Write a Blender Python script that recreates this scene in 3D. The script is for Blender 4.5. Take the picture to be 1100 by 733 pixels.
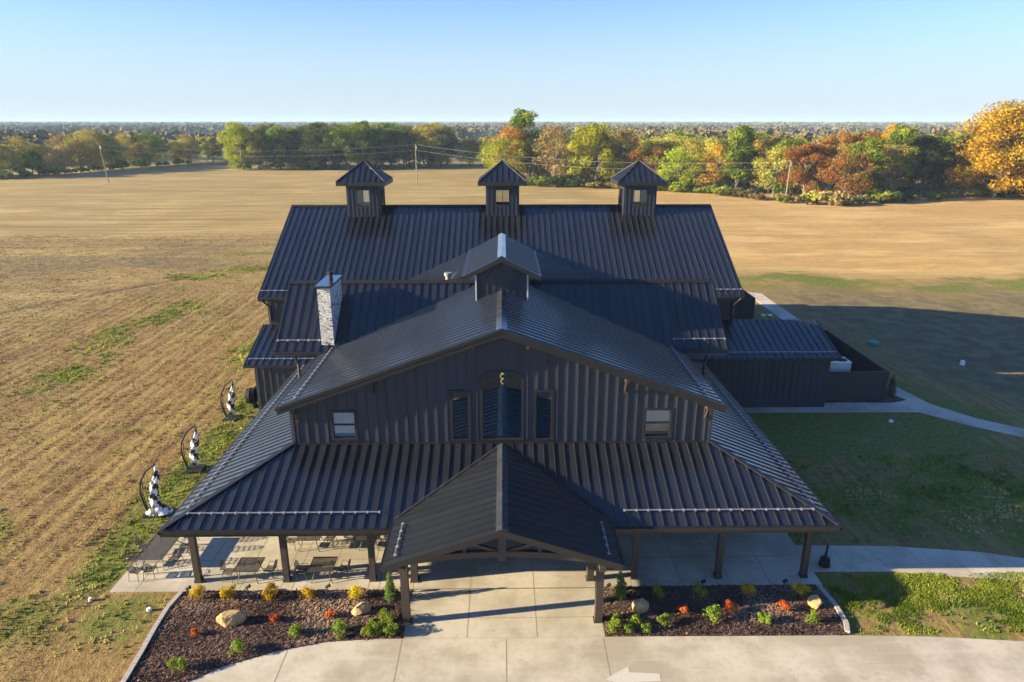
import bpy, math, random
import numpy as np
from mathutils import Vector, Matrix
R = math.radians
SC = bpy.context.scene
for o in list(bpy.data.objects): bpy.data.objects.remove(o)
COL = SC.collection

# ------------------------------------------------------------------ camera, sky, sun, exposure
cam_d = bpy.data.cameras.new('camera'); cam = bpy.data.objects.new('camera', cam_d); COL.objects.link(cam)
cam.location = (0, 0, 20.8); cam.rotation_euler = (R(90 - 17.8), 0, R(-0.744))
cam_d.sensor_width = 36; cam_d.lens = 24.0; cam_d.clip_start = 0.5; cam_d.clip_end = 60000
SC.camera = cam
SUN_EL, SUN_AZ = 15.5, 8.0            # azimuth: light travels towards +X turned by 8 deg towards +Y
w = bpy.data.worlds.new('World'); SC.world = w; w.use_nodes = True
nt = w.node_tree; nt.nodes.clear()
sky = nt.nodes.new('ShaderNodeTexSky'); sky.sky_type = 'NISHITA'; sky.sun_disc = False
sky.sun_elevation = R(SUN_EL)
sd = Vector((-math.cos(R(SUN_AZ)), -math.sin(R(SUN_AZ)), 0))           # horizontal direction to the sun
sky.sun_rotation = math.atan2(sd.x, sd.y)
sky.altitude = 200; sky.air_density = 1.0; sky.dust_density = 0.35; sky.ozone_density = 3.0
bg = nt.nodes.new('ShaderNodeBackground'); bg.inputs[1].default_value = 0.06
wo = nt.nodes.new('ShaderNodeOutputWorld')
tint = nt.nodes.new('ShaderNodeMix'); tint.data_type = 'RGBA'; tint.blend_type = 'MULTIPLY'; tint.inputs[0].default_value = 1
tint.inputs[7].default_value = (.68, .87, 1.27, 1)          # cool, clear autumn air
nt.links.new(sky.outputs[0], tint.inputs[6]); geo_w = nt.nodes.new('ShaderNodeTexCoord'); sxyz = nt.nodes.new('ShaderNodeSeparateXYZ'); nt.links.new(geo_w.outputs['Generated'], sxyz.inputs[0])
hz = nt.nodes.new('ShaderNodeMapRange'); hz.interpolation_type = 'SMOOTHERSTEP'; nt.links.new(sxyz.outputs[2], hz.inputs[0])
hz.inputs[1].default_value = -.05; hz.inputs[2].default_value = .24; hz.inputs[3].default_value = .92; hz.inputs[4].default_value = 0      # pale band of air low over the horizon
pale = nt.nodes.new('ShaderNodeMix'); pale.data_type = 'RGBA'; nt.links.new(hz.outputs[0], pale.inputs[0]); nt.links.new(tint.outputs[2], pale.inputs[6]); pale.inputs[7].default_value = (3.15, 3.65, 4.05, 1)
nt.links.new(pale.outputs[2], bg.inputs[0]); nt.links.new(bg.outputs[0], wo.inputs[0])
sl = bpy.data.lights.new('sun', 'SUN'); sun = bpy.data.objects.new('sun', sl); COL.objects.link(sun)
sl.energy = 5.0; sl.angle = R(0.5); sl.color = (1.0, 0.84, 0.55)
to_sun = Vector((sd.x * math.cos(R(SUN_EL)), sd.y * math.cos(R(SUN_EL)), math.sin(R(SUN_EL))))
sun.rotation_euler = to_sun.to_track_quat('Z', 'Y').to_euler()
SC.view_settings.view_transform = 'Standard'; SC.view_settings.look = 'None'
SC.view_settings.exposure = 1.88; SC.view_settings.gamma = 1.0
SC.render.engine = 'CYCLES'

# ------------------------------------------------------------------ materials
MATS = {}
def nodes_of(name):
    m = bpy.data.materials.new(name); m.use_nodes = True; t = m.node_tree
    return m, t, t.nodes, t.links, t.nodes['Principled BSDF']
def N(t, kind, **kw):
    n = t.nodes.new(kind)
    for k, v in kw.items(): setattr(n, k, v)
    return n
def math_n(t, op, a, b=None, c=None):
    n = t.nodes.new('ShaderNodeMath'); n.operation = op
    for i, v in enumerate((a, b, c)):
        if v is None: continue
        if isinstance(v, (int, float)): n.inputs[i].default_value = v
        else: t.links.new(v, n.inputs[i])
    return n.outputs[0]
def mixc(t, fac, a, b, mode='MIX'):
    n = t.nodes.new('ShaderNodeMix'); n.data_type = 'RGBA'; n.blend_type = mode
    for sock, v in ((n.inputs[0], fac), (n.inputs[6], a), (n.inputs[7], b)):
        if isinstance(v, (int, float)): sock.default_value = v
        elif isinstance(v, tuple): sock.default_value = (*v, 1)
        else: t.links.new(v, sock)
    return n.outputs[2]
def noise(t, vec, scale, detail=4, rough=.55, dist=0):
    n = t.nodes.new('ShaderNodeTexNoise'); n.inputs['Scale'].default_value = scale
    n.inputs['Detail'].default_value = detail; n.inputs['Roughness'].default_value = rough
    n.inputs['Distortion'].default_value = dist
    if vec is not None: t.links.new(vec, n.inputs['Vector'])
    return n.outputs[0]
def ramp(t, fac, lo, hi):
    n = t.nodes.new('ShaderNodeMapRange'); n.interpolation_type = 'SMOOTHSTEP'
    t.links.new(fac, n.inputs[0]); n.inputs[1].default_value = lo; n.inputs[2].default_value = hi
    return n.outputs[0]
def mapping(t, vec, scale=(1, 1, 1), rot=(0, 0, 0)):
    n = t.nodes.new('ShaderNodeMapping'); n.inputs['Scale'].default_value = scale
    n.inputs['Rotation'].default_value = rot; t.links.new(vec, n.inputs[0]); return n.outputs[0]
def wpos(t):
    return t.nodes.new('ShaderNodeNewGeometry').outputs['Position']
def bump(t, h, strength, dist, b):
    n = t.nodes.new('ShaderNodeBump'); n.inputs['Strength'].default_value = strength
    n.inputs['Distance'].default_value = dist; t.links.new(h, n.inputs['Height'])
    t.links.new(n.outputs[0], b.inputs['Normal']); return n
def simple(name, col, rough=.6, metal=0.0, var=.25, nscale=1.5, bmp=0.0, bscale=20, spec=.5):
    m, t, ns, ls, b = nodes_of(name)
    p = wpos(t); n1 = noise(t, p, nscale, 5)
    dark = tuple(c * (1 - var) for c in col); lite = tuple(min(1, c * (1 + var)) for c in col)
    ls.new(mixc(t, n1, dark, lite), b.inputs['Base Color'])
    b.inputs['Roughness'].default_value = rough; b.inputs['Metallic'].default_value = metal
    b.inputs['Specular IOR Level'].default_value = spec
    if bmp: bump(t, noise(t, p, bscale, 3), bmp, .01, b)
    MATS[name] = m; return m
def metal_panel(name, col, rough, spec=.5, coat=0.0, ior=1.5):
    m, t, ns, ls, b = nodes_of(name)
    p = wpos(t)
    n1 = noise(t, p, .35, 4); n2 = noise(t, p, 6, 5)
    sp = N(t, 'ShaderNodeSeparateXYZ'); ls.new(p, sp.inputs[0]); sn = N(t, 'ShaderNodeSeparateXYZ'); ls.new(N(t, 'ShaderNodeNewGeometry').outputs['True Normal'], sn.inputs[0])
    side = math_n(t, 'GREATER_THAN', math_n(t, 'ABSOLUTE', sn.outputs[0]), .2)
    uu = math_n(t, 'ADD', math_n(t, 'MULTIPLY', sp.outputs[1], side), math_n(t, 'MULTIPLY', sp.outputs[0], math_n(t, 'SUBTRACT', 1.0, side)))
    wn = N(t, 'ShaderNodeTexWhiteNoise', noise_dimensions='1D'); ls.new(math_n(t, 'FLOOR', math_n(t, 'DIVIDE', uu, .52)), wn.inputs['W'])
    n1 = math_n(t, 'ADD', math_n(t, 'MULTIPLY', n1, .55), math_n(t, 'MULTIPLY', wn.outputs[0], .45))
    a = mixc(t, n1, tuple(c * .65 for c in col), tuple(c * 1.4 for c in col))
    ls.new(mixc(t, math_n(t, 'MULTIPLY', n2, .2), a, tuple(c * 1.3 + .004 for c in col)), b.inputs['Base Color'])
    r = math_n(t, 'ADD', math_n(t, 'MULTIPLY', n1, .14), rough - .07); ls.new(r, b.inputs['Roughness'])
    b.inputs['Specular IOR Level'].default_value = spec; b.inputs['IOR'].default_value = ior
    b.inputs['Coat Weight'].default_value = coat; b.inputs['Coat Roughness'].default_value = .17; b.inputs['Coat IOR'].default_value = 1.5
    bump(t, noise(t, p, .8, 2), .12, .006, b)
    MATS[name] = m; return m
ROOF = metal_panel('roof_metal', (.0145, .0160, .0200), .33, .3, 1.0, 1.5)
SIDING = metal_panel('siding', (.033, .037, .047), .5, .35)
TRIM = simple('trim_metal', (.013, .013, .015), .5)
FASCIA = simple('fascia_metal', (.015, .014, .014), .4)
TIMBER = simple('timber_post', (.05, .036, .026), .65, var=.35, nscale=5)
FENCE = simple('fence_metal', (.028, .027, .028), .6)
SNOWG = simple('snow_guard_metal', (.30, .31, .36), .45, metal=.4)
GALV = simple('galvanised', (.45, .46, .47), .4, metal=.7)
GREYP = simple('grey_paint', (.45, .48, .50), .5)
BLACKM = simple('black_metal', (.016, .016, .017), .7, spec=.25)
WHITE = simple('white_paint', (.78, .77, .74), .6, var=.08)
CONCB = simple('kerb_block', (.36, .33, .29), .85, var=.3, nscale=6, bmp=.5)
BARK = simple('bark', (.16, .13, .10), .9, var=.35, nscale=3)
POLEW = simple('pole_wood', (.22, .185, .14), .85, var=.25)
ROCK = simple('boulder_rock', (.48, .31, .13), .9, var=.45, nscale=5, bmp=1, bscale=9)
BLIND = simple('window_blind', (.62, .60, .55), .8, var=.05)
CURT = simple('pale_curtain', (.70, .76, .84), .8, var=.05)
INTER = simple('interior_wall', (.10, .09, .085), .8)
GRN_BOX = simple('green_box', (.06, .22, .18), .6)
HROOF = simple('house_roof', (.10, .09, .09), .8)

CAPM = metal_panel('cap_metal', (.045, .046, .052), .28, .7, .8)
def concrete():
    m, t, ns, ls, b = nodes_of('concrete')
    p = wpos(t); sx = N(t, 'ShaderNodeSeparateXYZ'); ls.new(p, sx.inputs[0])
    n1 = noise(t, p, .28, 6, .6); n2 = noise(t, p, 3.5, 6, .65); n3 = noise(t, mapping(t, p, (.25, 3, 1)), 1.2, 5)
    c = mixc(t, ramp(t, n1, .38, .62), (.345, .30, .22), (.51, .455, .36))
    c = mixc(t, math_n(t, 'MULTIPLY', ramp(t, n2, .45, .8), .5), c, (.30, .255, .195))
    c = mixc(t, math_n(t, 'MULTIPLY', ramp(t, n3, .5, .75), .35), c, (.53, .48, .385))
    c = mixc(t, math_n(t, 'MULTIPLY', ramp(t, noise(t, p, .9, 6, .7), .55, .72), .42), c, (.26, .20, .14))
    ls.new(c, b.inputs['Base Color']); b.inputs['Roughness'].default_value = .85
    bump(t, noise(t, p, 40, 3), .3, .004, b)
    MATS['concrete'] = m; return m
CONC = concrete()
JOINT = simple('joint_filler', (.27, .215, .15), .9)

def stone():
    m, t, ns, ls, b = nodes_of('chimney_stone')
    tc = N(t, 'ShaderNodeTexCoord').outputs['Object']
    v = N(t, 'ShaderNodeTexVoronoi', feature='DISTANCE_TO_EDGE'); ls.new(mapping(t, tc, (1, 1, 1.9)), v.inputs[0]); v.inputs['Scale'].default_value = 4.6
    v2 = N(t, 'ShaderNodeTexVoronoi'); ls.new(mapping(t, tc, (1, 1, 1.9)), v2.inputs[0]); v2.inputs['Scale'].default_value = 4.6
    sep = N(t, 'ShaderNodeSeparateColor'); ls.new(v2.outputs['Color'], sep.inputs[0])
    base = mixc(t, ramp(t, sep.outputs[0], .0, .9), (.62, .58, .52), (.82, .79, .73))
    base = mixc(t, math_n(t, 'GREATER_THAN', sep.outputs[1], .9), base, (.26, .21, .17))
    c = mixc(t, ramp(t, v.outputs['Distance'], .0, .05), (.16, .14, .13), base)
    ls.new(c, b.inputs['Base Color']); b.inputs['Roughness'].default_value = .9
    bump(t, ramp(t, v.outputs['Distance'], 0, .12), 1, .03, b)
    return m
STONE = stone()

def glass(name, tint=(.9, .95, 1), base=.06):
    m = bpy.data.materials.new(name); m.use_nodes = True; t = m.node_tree; t.nodes.clear()
    o = N(t, 'ShaderNodeOutputMaterial'); tr = N(t, 'ShaderNodeBsdfTransparent'); tr.inputs[0].default_value = (*tint, 1)
    g = N(t, 'ShaderNodeBsdfGlossy'); g.inputs['Roughness'].default_value = .01
    p = wpos(t); bp = N(t, 'ShaderNodeBump'); bp.inputs['Strength'].default_value = .15; bp.inputs['Distance'].default_value = .01
    t.links.new(noise(t, p, 1.4, 2), bp.inputs['Height']); t.links.new(bp.outputs[0], g.inputs['Normal'])
    f = N(t, 'ShaderNodeFresnel'); f.inputs[0].default_value = 1.5
    mx = N(t, 'ShaderNodeMixShader'); t.links.new(math_n(t, 'ADD', math_n(t, 'MULTIPLY', f.outputs[0], 1.6), base), mx.inputs[0])
    t.links.new(tr.outputs[0], mx.inputs[1]); t.links.new(g.outputs[0], mx.inputs[2]); t.links.new(mx.outputs[0], o.inputs[0])
    return m
GLASS = glass('window_glass', (.55, .75, .85), .05); CLEAR = glass('clear_glass', (.9, .93, .95), .0)
LAMP = bpy.data.materials.new('lamp_glow'); LAMP.use_nodes = True
LAMP.node_tree.nodes['Principled BSDF'].inputs['Emission Color'].default_value = (1, .42, .10, 1)
LAMP.node_tree.nodes['Principled BSDF'].inputs['Emission Strength'].default_value = 1.1

def leaf_mat(name, c1, c2, c3=None, trans=.35):
    m = bpy.data.materials.new(name); m.use_nodes = True; t = m.node_tree; t.nodes.clear()
    o = N(t, 'ShaderNodeOutputMaterial'); geo = N(t, 'ShaderNodeNewGeometry')
    oi = N(t, 'ShaderNodeObjectInfo')
    tc = N(t, 'ShaderNodeTexCoord').outputs['Object']
    nz = noise(t, tc, .35, 3, .6)
    col = mixc(t, ramp(t, nz, .38, .62), c1, c2)
    if c3: col = mixc(t, ramp(t, noise(t, mapping(t, tc, (1, 1, 1), (0.7, .3, 0)), .22, 3), .52, .66), col, c3)
    v = math_n(t, 'ADD', math_n(t, 'MULTIPLY', geo.outputs['Random Per Island'], .9), .55)
    v2 = math_n(t, 'MULTIPLY', v, math_n(t, 'ADD', math_n(t, 'MULTIPLY', oi.outputs['Random'], .4), .8))
    hsv = N(t, 'ShaderNodeHueSaturation'); t.links.new(col, hsv.inputs['Color']); t.links.new(v2, hsv.inputs['Value'])
    t.links.new(math_n(t, 'ADD', math_n(t, 'MULTIPLY', oi.outputs['Random'], .03), .485), hsv.inputs['Hue'])
    d = N(t, 'ShaderNodeBsdfDiffuse'); tr = N(t, 'ShaderNodeBsdfTranslucent')
    t.links.new(hsv.outputs[0], d.inputs[0]); t.links.new(hsv.outputs[0], tr.inputs[0])
    mx = N(t, 'ShaderNodeMixShader'); mx.inputs[0].default_value = trans
    t.links.new(d.outputs[0], mx.inputs[1]); t.links.new(tr.outputs[0], mx.inputs[2]); t.links.new(mx.outputs[0], o.inputs[0])
    return m
LEAF = {
 'green': leaf_mat('leaf_green', (.085, .145, .02), (.20, .27, .03), (.32, .32, .045)),
 'yellowgreen': leaf_mat('leaf_yellow_green', (.27, .31, .025), (.44, .44, .03), (.16, .24, .03)),
 'olive': leaf_mat('leaf_olive', (.27, .24, .05), (.46, .36, .07), (.36, .36, .06)),
 'orange': leaf_mat('leaf_orange', (.42, .17, .025), (.50, .27, .03), (.25, .20, .03)),
 'rust': leaf_mat('leaf_rust', (.21, .085, .03), (.31, .13, .03), (.24, .19, .045)),
 'brown': leaf_mat('leaf_brown', (.22, .16, .07), (.34, .23, .09), (.26, .24, .07)),
 'dark': leaf_mat('leaf_dark', (.055, .075, .025), (.115, .13, .035), (.14, .12, .04)),
 'gold': leaf_mat('leaf_gold', (.33, .155, .012), (.40, .215, .014), (.24, .17, .02)),
 'shrub_yellow': leaf_mat('leaf_shrub_yellow', (.50, .35, .02), (.62, .45, .03)),
 'shrub_green': leaf_mat('leaf_shrub_green', (.16, .24, .03), (.34, .38, .05)),
 'shrub_orange': leaf_mat('leaf_shrub_orange', (.55, .14, .03), (.62, .24, .06)),
 'arbor': leaf_mat('leaf_arborvitae', (.10, .17, .04), (.22, .28, .06)),
 'grass': leaf_mat('grass_blade', (.10, .15, .018), (.26, .29, .04), (.46, .37, .15)),
 'clod': leaf_mat('soil_clod', (.27, .165, .065), (.46, .31, .12), (.34, .31, .08), 0.0),
}
def mulch():
    m, t, ns, ls, b = nodes_of('mulch')
    p = wpos(t); v = N(t, 'ShaderNodeTexVoronoi'); v.inputs['Scale'].default_value = 14; ls.new(mapping(t, p, (1, .6, 1)), v.inputs[0])
    sep = N(t, 'ShaderNodeSeparateColor'); ls.new(v.outputs['Color'], sep.inputs[0])
    c = mixc(t, sep.outputs[0], (.030, .017, .015), (.105, .060, .050))
    c = mixc(t, math_n(t, 'GREATER_THAN', sep.outputs[1], .94), c, (.34, .22, .15))
    c = mixc(t, math_n(t, 'MULTIPLY', ramp(t, noise(t, p, .8, 4), .4, .7), .5), c, (.05, .03, .028))
    ls.new(c, b.inputs['Base Color']); b.inputs['Roughness'].default_value = .95
    bump(t, math_n(t, 'ADD', v.outputs['Distance'], noise(t, p, 9, 4)), 1, .06, b)
    return m
MULCH = mulch()
MCHIP = leaf_mat('mulch_chip', (.055, .032, .027), (.12, .07, .055), (.26, .17, .12), 0.0)

# ------------------------------------------------------------------ mesh helpers
WPOS = {}
def wp(o): return WPOS.get(o.name, Vector((0, 0, 0))) if o else Vector((0, 0, 0))
def tag(o, label=None, cat=None, group=None, kind=None):
    if label: o['label'] = label
    if cat: o['category'] = cat
    if group: o['group'] = group
    if kind: o['kind'] = kind
    return o
def empty(name, loc, label, cat, group=None):
    o = bpy.data.objects.new(name, None); COL.objects.link(o); o.location = loc
    o.empty_display_size = .3; WPOS[o.name] = Vector(loc); return tag(o, label, cat, group)
class MB:
    def __init__(s): s.v = []; s.f = []
    def add(s, vs, fs):
        n = len(s.v); s.v += [tuple(v) for v in vs]; s.f += [tuple(i + n for i in f) for f in fs]
    def hexa(s, c):      # 8 corners: bottom ring, top ring
        s.add(c, [(3, 2, 1, 0), (4, 5, 6, 7), (0, 1, 5, 4), (1, 2, 6, 5), (2, 3, 7, 6), (3, 0, 4, 7)])
    def box(s, x0, x1, y0, y1, z0, z1):
        s.hexa([(x0, y0, z0), (x1, y0, z0), (x1, y1, z0), (x0, y1, z0), (x0, y0, z1), (x1, y0, z1), (x1, y1, z1), (x0, y1, z1)])
    def bar(s, a, b, wd, ht=None, up=(0, 0, 1)):       # rectangular bar from a to b
        a = Vector(a); b = Vector(b); ht = ht or wd; d = (b - a).normalized(); up = Vector(up)
        if abs(d.dot(up)) > .98: up = Vector((0, 1, 0))
        sx = d.cross(up).normalized(); uz = sx.cross(d).normalized(); c = []
        for p in (a, b):
            c += [p - sx * wd / 2 - uz * ht / 2, p + sx * wd / 2 - uz * ht / 2, p + sx * wd / 2 + uz * ht / 2, p - sx * wd / 2 + uz * ht / 2]
        s.add(c, [(0, 1, 2, 3), (7, 6, 5, 4), (0, 4, 5, 1), (1, 5, 6, 2), (2, 6, 7, 3), (3, 7, 4, 0)])
    def tube(s, pts, rad, n=8, cap=True):
        pts = [Vector(p) for p in pts]; rad = rad if isinstance(rad, (list, tuple)) else [rad] * len(pts)
        base = len(s.v); up = Vector((0, 0, 1))
        for i, p in enumerate(pts):
            d = (pts[min(i + 1, len(pts) - 1)] - pts[max(i - 1, 0)]).normalized()
            u = up if abs(d.dot(up)) < .95 else Vector((1, 0, 0))
            sx = d.cross(u).normalized(); sy = d.cross(sx).normalized()
            for k in range(n):
                a = 2 * math.pi * k / n; s.v.append(tuple(p + (sx * math.cos(a) + sy * math.sin(a)) * rad[i]))
        for i in range(len(pts) - 1):
            for k in range(n):
                a = base + i * n + k; b = base + i * n + (k + 1) % n; s.f.append((a, b, b + n, a + n))
        if cap:
            s.f.append(tuple(base + k for k in range(n))[::-1]); e = base + (len(pts) - 1) * n; s.f.append(tuple(e + k for k in range(n)))
    def prism(s, poly, d):         # polygon (3-D points) pushed by vector d
        n = len(poly); d = Vector(d); c = [Vector(p) for p in poly] + [Vector(p) + d for p in poly]
        s.add(c, [tuple(range(n))[::-1], tuple(range(n, 2 * n))] + [(i, (i + 1) % n, (i + 1) % n + n, i + n) for i in range(n)])
    def build(s, name, mat, parent=None, smooth=False, origin=None):
        A = np.array(s.v, dtype=float); c = Vector(((A[:, 0].min() + A[:, 0].max()) / 2, (A[:, 1].min() + A[:, 1].max()) / 2, A[:, 2].min())) if origin is None else Vector(origin)
        me = bpy.data.meshes.new(name); me.from_pydata([tuple(r) for r in (A - np.array(c))], [], s.f); me.materials.append(mat)
        if smooth: me.polygons.foreach_set('use_smooth', [True] * len(me.polygons))
        o = bpy.data.objects.new(name, me); COL.objects.link(o); o.location = c - wp(parent); WPOS[o.name] = c
        if parent: o.parent = parent
        import bmesh
        bm = bmesh.new(); bm.from_mesh(me); bmesh.ops.recalc_face_normals(bm, faces=bm.faces); bm.to_mesh(me); bm.free()
        return o
def copy_thing(root, loc, rz=0, label=None, scale=None, mat=None):
    def rec(o, par):
        c = o.copy(); COL.objects.link(c); c.parent = par
        for ch in o.children: rec(ch, c)
        return c
    c = rec(root, None); c.location = loc; c.rotation_euler = (0, 0, rz)
    if scale: c.scale = scale
    if label: c['label'] = label
    return c

def ribs(mb, poly, down, spacing=.52, h=.065, wd=.06, phase=None):
    """standing seams running along 'down' over a planar polygon"""
    P = [Vector(p) for p in poly]; n = Vector((0, 0, 0))
    for i in range(len(P)): n += (P[i] - P[0]).cross(P[(i + 1) % len(P)] - P[0])
    n.normalize()
    if n.z < 0: n = -n
    d = Vector(down); d = (d - n * d.dot(n)).normalized(); e = n.cross(d)
    O = P[0]; q = [((p - O).dot(e), (p - O).dot(d)) for p in P]
    es = [a for a, _ in q]; lo, hi = min(es), max(es)
    ph = (phase if phase is not None else O.dot(e))
    k = math.ceil((lo + ph) / spacing)
    while True:
        s = k * spacing - ph; k += 1
        if s > hi - .02: break
        if s < lo + .02: continue
        xs = []
        for i in range(len(q)):
            (a0, b0), (a1, b1) = q[i], q[(i + 1) % len(q)]
            if (a0 - s) * (a1 - s) < 0: xs.append(b0 + (b1 - b0) * (s - a0) / (a1 - a0))
        xs.sort()
        for j in range(0, len(xs) - 1, 2):
            if xs[j + 1] - xs[j] < .05: continue
            A = O + e * s + d * (xs[j] + .01); B = O + e * s + d * (xs[j + 1] - .01)
            c = []
            for p in (A, B): c += [p - e * wd / 2 - n * .005, p + e * wd / 2 - n * .005, p + e * wd * .28 + n * h, p - e * wd * .28 + n * h]
            mb.add(c, [(0, 1, 2, 3), (7, 6, 5, 4), (1, 5, 6, 2), (2, 6, 7, 3), (3, 7, 4, 0)])
def roof_plane(name, poly, down, parent, th=.10, spacing=.52, mat=None, label=None, h=.065):
    mb = MB(); P = [Vector(p) for p in poly]; mb.prism([p - Vector((0, 0, th)) for p in P], (0, 0, th))
    if abs(down[0]) > .5: h = min(h, .055)          # seams shaped lower on the side slopes to show more sky reflection
    ribs(mb, poly, down, spacing, h)
    o = mb.build(name, mat or ROOF, parent)
    if label: o['label'] = label
    return o
def wall(mb, axis, pos, th, u0, u1, zb, zt, holes=(), extra=()):
    """wall with openings: axis 'y' = wall in the XZ plane at y=pos; holes = (u0,u1,z0,ztop or fn)"""
    f = lambda v, u: v(u) if callable(v) else v
    br = {u0, u1, *extra}
    for h in holes:
        br |= {h[0], h[1]}
        if callable(h[3]): br |= {h[0] + (h[1] - h[0]) * i / 12 for i in range(13)}
    br = sorted(b for b in br if u0 - 1e-6 <= b <= u1 + 1e-6)
    def slab(a, b, z0a, z0b, z1a, z1b):
        if z1a - z0a < 1e-4 and z1b - z0b < 1e-4: return
        q = [(a, z0a), (b, z0b), (b, z1b), (a, z1a)]
        if axis == 'y': mb.prism([(u, pos, z) for u, z in q], (0, th, 0))
        else: mb.prism([(pos, u, z) for u, z in q], (th, 0, 0))
    for a, b in zip(br, br[1:]):
        m = (a + b) / 2; hs = sorted([h for h in holes if h[0] < m < h[1]], key=lambda h: h[2])
        za, zb2 = f(zb, a), f(zb, b)
        for h in hs:
            slab(a, b, za, zb2, h[2], h[2]); za, zb2 = f(h[3], a), f(h[3], b)
        slab(a, b, za, zb2, f(zt, a), f(zt, b))
def battens(mb, axis, pos, sgn, u0, u1, zb, zt, holes=(), spacing=.5, d=.045, wd=.06):
    f = lambda v, u: v(u) if callable(v) else v
    n = int((u1 - u0) / spacing); off = (u1 - u0 - n * spacing) / 2
    for k in range(n + 1):
        u = u0 + off + k * spacing; segs = [(f(zb, u), f(zt, u))]
        for h in holes:
            if h[0] - .13 < u < h[1] + .13:
                new = []
                top = f(h[3], min(max(u, h[0]), h[1])) + .12
                for a, b in segs:
                    if a < h[2] - .12: new.append((a, min(b, h[2] - .12)))
                    if b > top: new.append((max(a, top), b))
                segs = new
        for a, b in segs:
            if b - a < .08: continue
            p0, p1 = sorted((pos, pos + sgn * d))
            if axis == 'y': mb.box(u - wd / 2, u + wd / 2, p0, p1, a, b)
            else: mb.box(p0, p1, u - wd / 2, u + wd / 2, a, b)
def snow_guard(parent, a, b, n, mat=None):
    """rail of clamps a little above the eave"""
    mb = MB(); a = Vector(a); b = Vector(b); mb.bar(a, b, .04, .04)
    L = (b - a).length; k = max(2, int(L / .52)); d = (b - a).normalized(); nn = Vector(n)
    for i in range(k + 1):
        p = a + d * (L * i / k); mb.bar(p - nn * .08, p + nn * .04, .08, .05)
    return mb.build('snow_guard', mat or SNOWG, parent)
def ridge_cap(parent, a, b, slope, wd=.27, dirn='y'):
    mb = MB(); a = Vector(a); b = Vector(b); up = Vector((0, 0, .065))
    d = (b - a).normalized(); sd_ = d.cross(Vector((0, 0, 1))).normalized()
    for s in (-1, 1):
        o = sd_ * s * wd; dn = Vector((0, 0, -wd * slope))
        q = [a + up, b + up, b + up + o + dn, a + up + o + dn]
        mb.prism([p + Vector((0, 0, .015)) for p in q], (0, 0, -.03))
    return mb.build('ridge_cap', CAPM, parent)

# ------------------------------------------------------------------ the barn
barn = empty('event_barn', (-.09, 31.3, 0), 'large black metal barn hall with wrap-around porch and three roof cupolas', 'building')
WPOS[barn.name] = Vector((0, 31.3, 0))
def sub(o, parent): return o
# --- measured frame (metres, x from the building's centre line)
YW = 31.42                                   # front wall
def zg(x): return 11.45 - .359 * abs(x)     # long 4/12 gable over the front wing
def zp(y): return 3.46 + (5.28 - 3.46) / 4.7 * (y - 26.6)     # front porch roof
def zs(x): return 3.46 + (5.28 - 3.46) / 4.7 * (15.2 - abs(x))
def zm(y): return 13.55 - .5275 * abs(62.8 - y)
def z2(y): return 11.05 - .775 * (43 - y) if y < 43 else 11.05 - .35 * (y - 43)

# front wing gable roof: two slopes running back into the main roof
valley_y = lambda x: 62.8 - (13.55 - zg(x)) / .5275
rf = {}
for s, nm in ((-1, 'left'), (1, 'right')):
    poly = [(0, 30.85, zg(0)), (s * 10.95, 30.85, zg(10.95)), (s * 10.95, valley_y(10.95), zg(10.95)), (0, valley_y(0), zg(0))]
    roof_plane('gable_roof', poly, (1, 0, -.359 * s), barn)
ridge_cap(barn, (0, 30.85, zg(0)), (0, 38.55, zg(0)), .359)
# rake fascia, front
for s in (-1, 1):
    mb = MB()
    a = Vector((0, 30.82, zg(0) + .03)); b = Vector((s * 11.0, 30.82, zg(11.0) + .03))
    mb.prism([a, b, b - Vector((0, 0, .40)), a - Vector((0, 0, .40))], (0, .05, 0))
    mb.prism([a + Vector((0, -.03, .02)), b + Vector((0, -.03, .02)), b - Vector((0, .03, .13)), a - Vector((0, .03, .13))], (0, .03, 0))
    mb.prism([a + Vector((0, .05, -.36)), b + Vector((0, .05, -.36)), b - Vector((0, -.05, .40)), a - Vector((0, -.05, .40))], (0, .42, 0))
    mb.build('rake_fascia', FASCIA, barn)
    mb = MB(); mb.box(min(s * 10.95, s * 11.09), max(s * 10.95, s * 11.09), 30.82, 38.75, zg(11) - .16, zg(11) - .02)
    g_ = mb.build('gutter', FASCIA, barn)
    mb = MB(); mb.box(min(s * 10.5, s * 10.95), max(s * 10.5, s * 10.95), 31.24, 38.7, zg(10.95) - .34, zg(10.95) - .30); mb.build('soffit', TRIM, barn)
# snow guards on the front wing eaves
for s in (-1, 1):
    x = s * 10.2; snow_guard(barn, (x, 31.2, zg(x) + .11), (x, 39.4, zg(x) + .11), (-s * .0, 0, 1) if 0 else (s, 0, -.36))

# front wall with its openings (z measured)
arch = lambda x: 8.77 + .36 * math.sqrt(max(0, 1 - ((x + .0) / 1.0) ** 2))
holes = [(-8.5, -7.35, 5.62, 7.02), (-2.5, -1.66, 5.54, 8.08), (-1.0, 1.0, 5.54, arch), (1.66, 2.5, 5.54, 8.08), (7.2, 8.5, 5.62, 7.05)]
door_holes = [(-2.4, 2.4, .0, 2.5), (-8.6, -6.8, .9, 2.3), (6.8, 8.6, .9, 2.3)]
mb = MB(); wall(mb, 'y', YW, .2, -10.5, 10.5, 0, lambda x: zg(x) - .11, holes + door_holes, (0,))
wall(mb, 'x', -10.5, .2, YW + .2, 52.2, 0, zg(10.5) - .2); wall(mb, 'x', 10.3, .2, YW + .2, 52.2, 0, zg(10.5) - .2)
W = mb.build('front_wing_wall', SIDING, barn)
mb = MB(); battens(mb, 'y', YW, -1, -10.4, 10.4, 5.34, lambda x: zg(x) - .40, holes, .5)
battens(mb, 'x', -10.5, -1, YW + .1, 47.8, 5.3, zg(10.5) - .3, (), .5)
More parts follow.
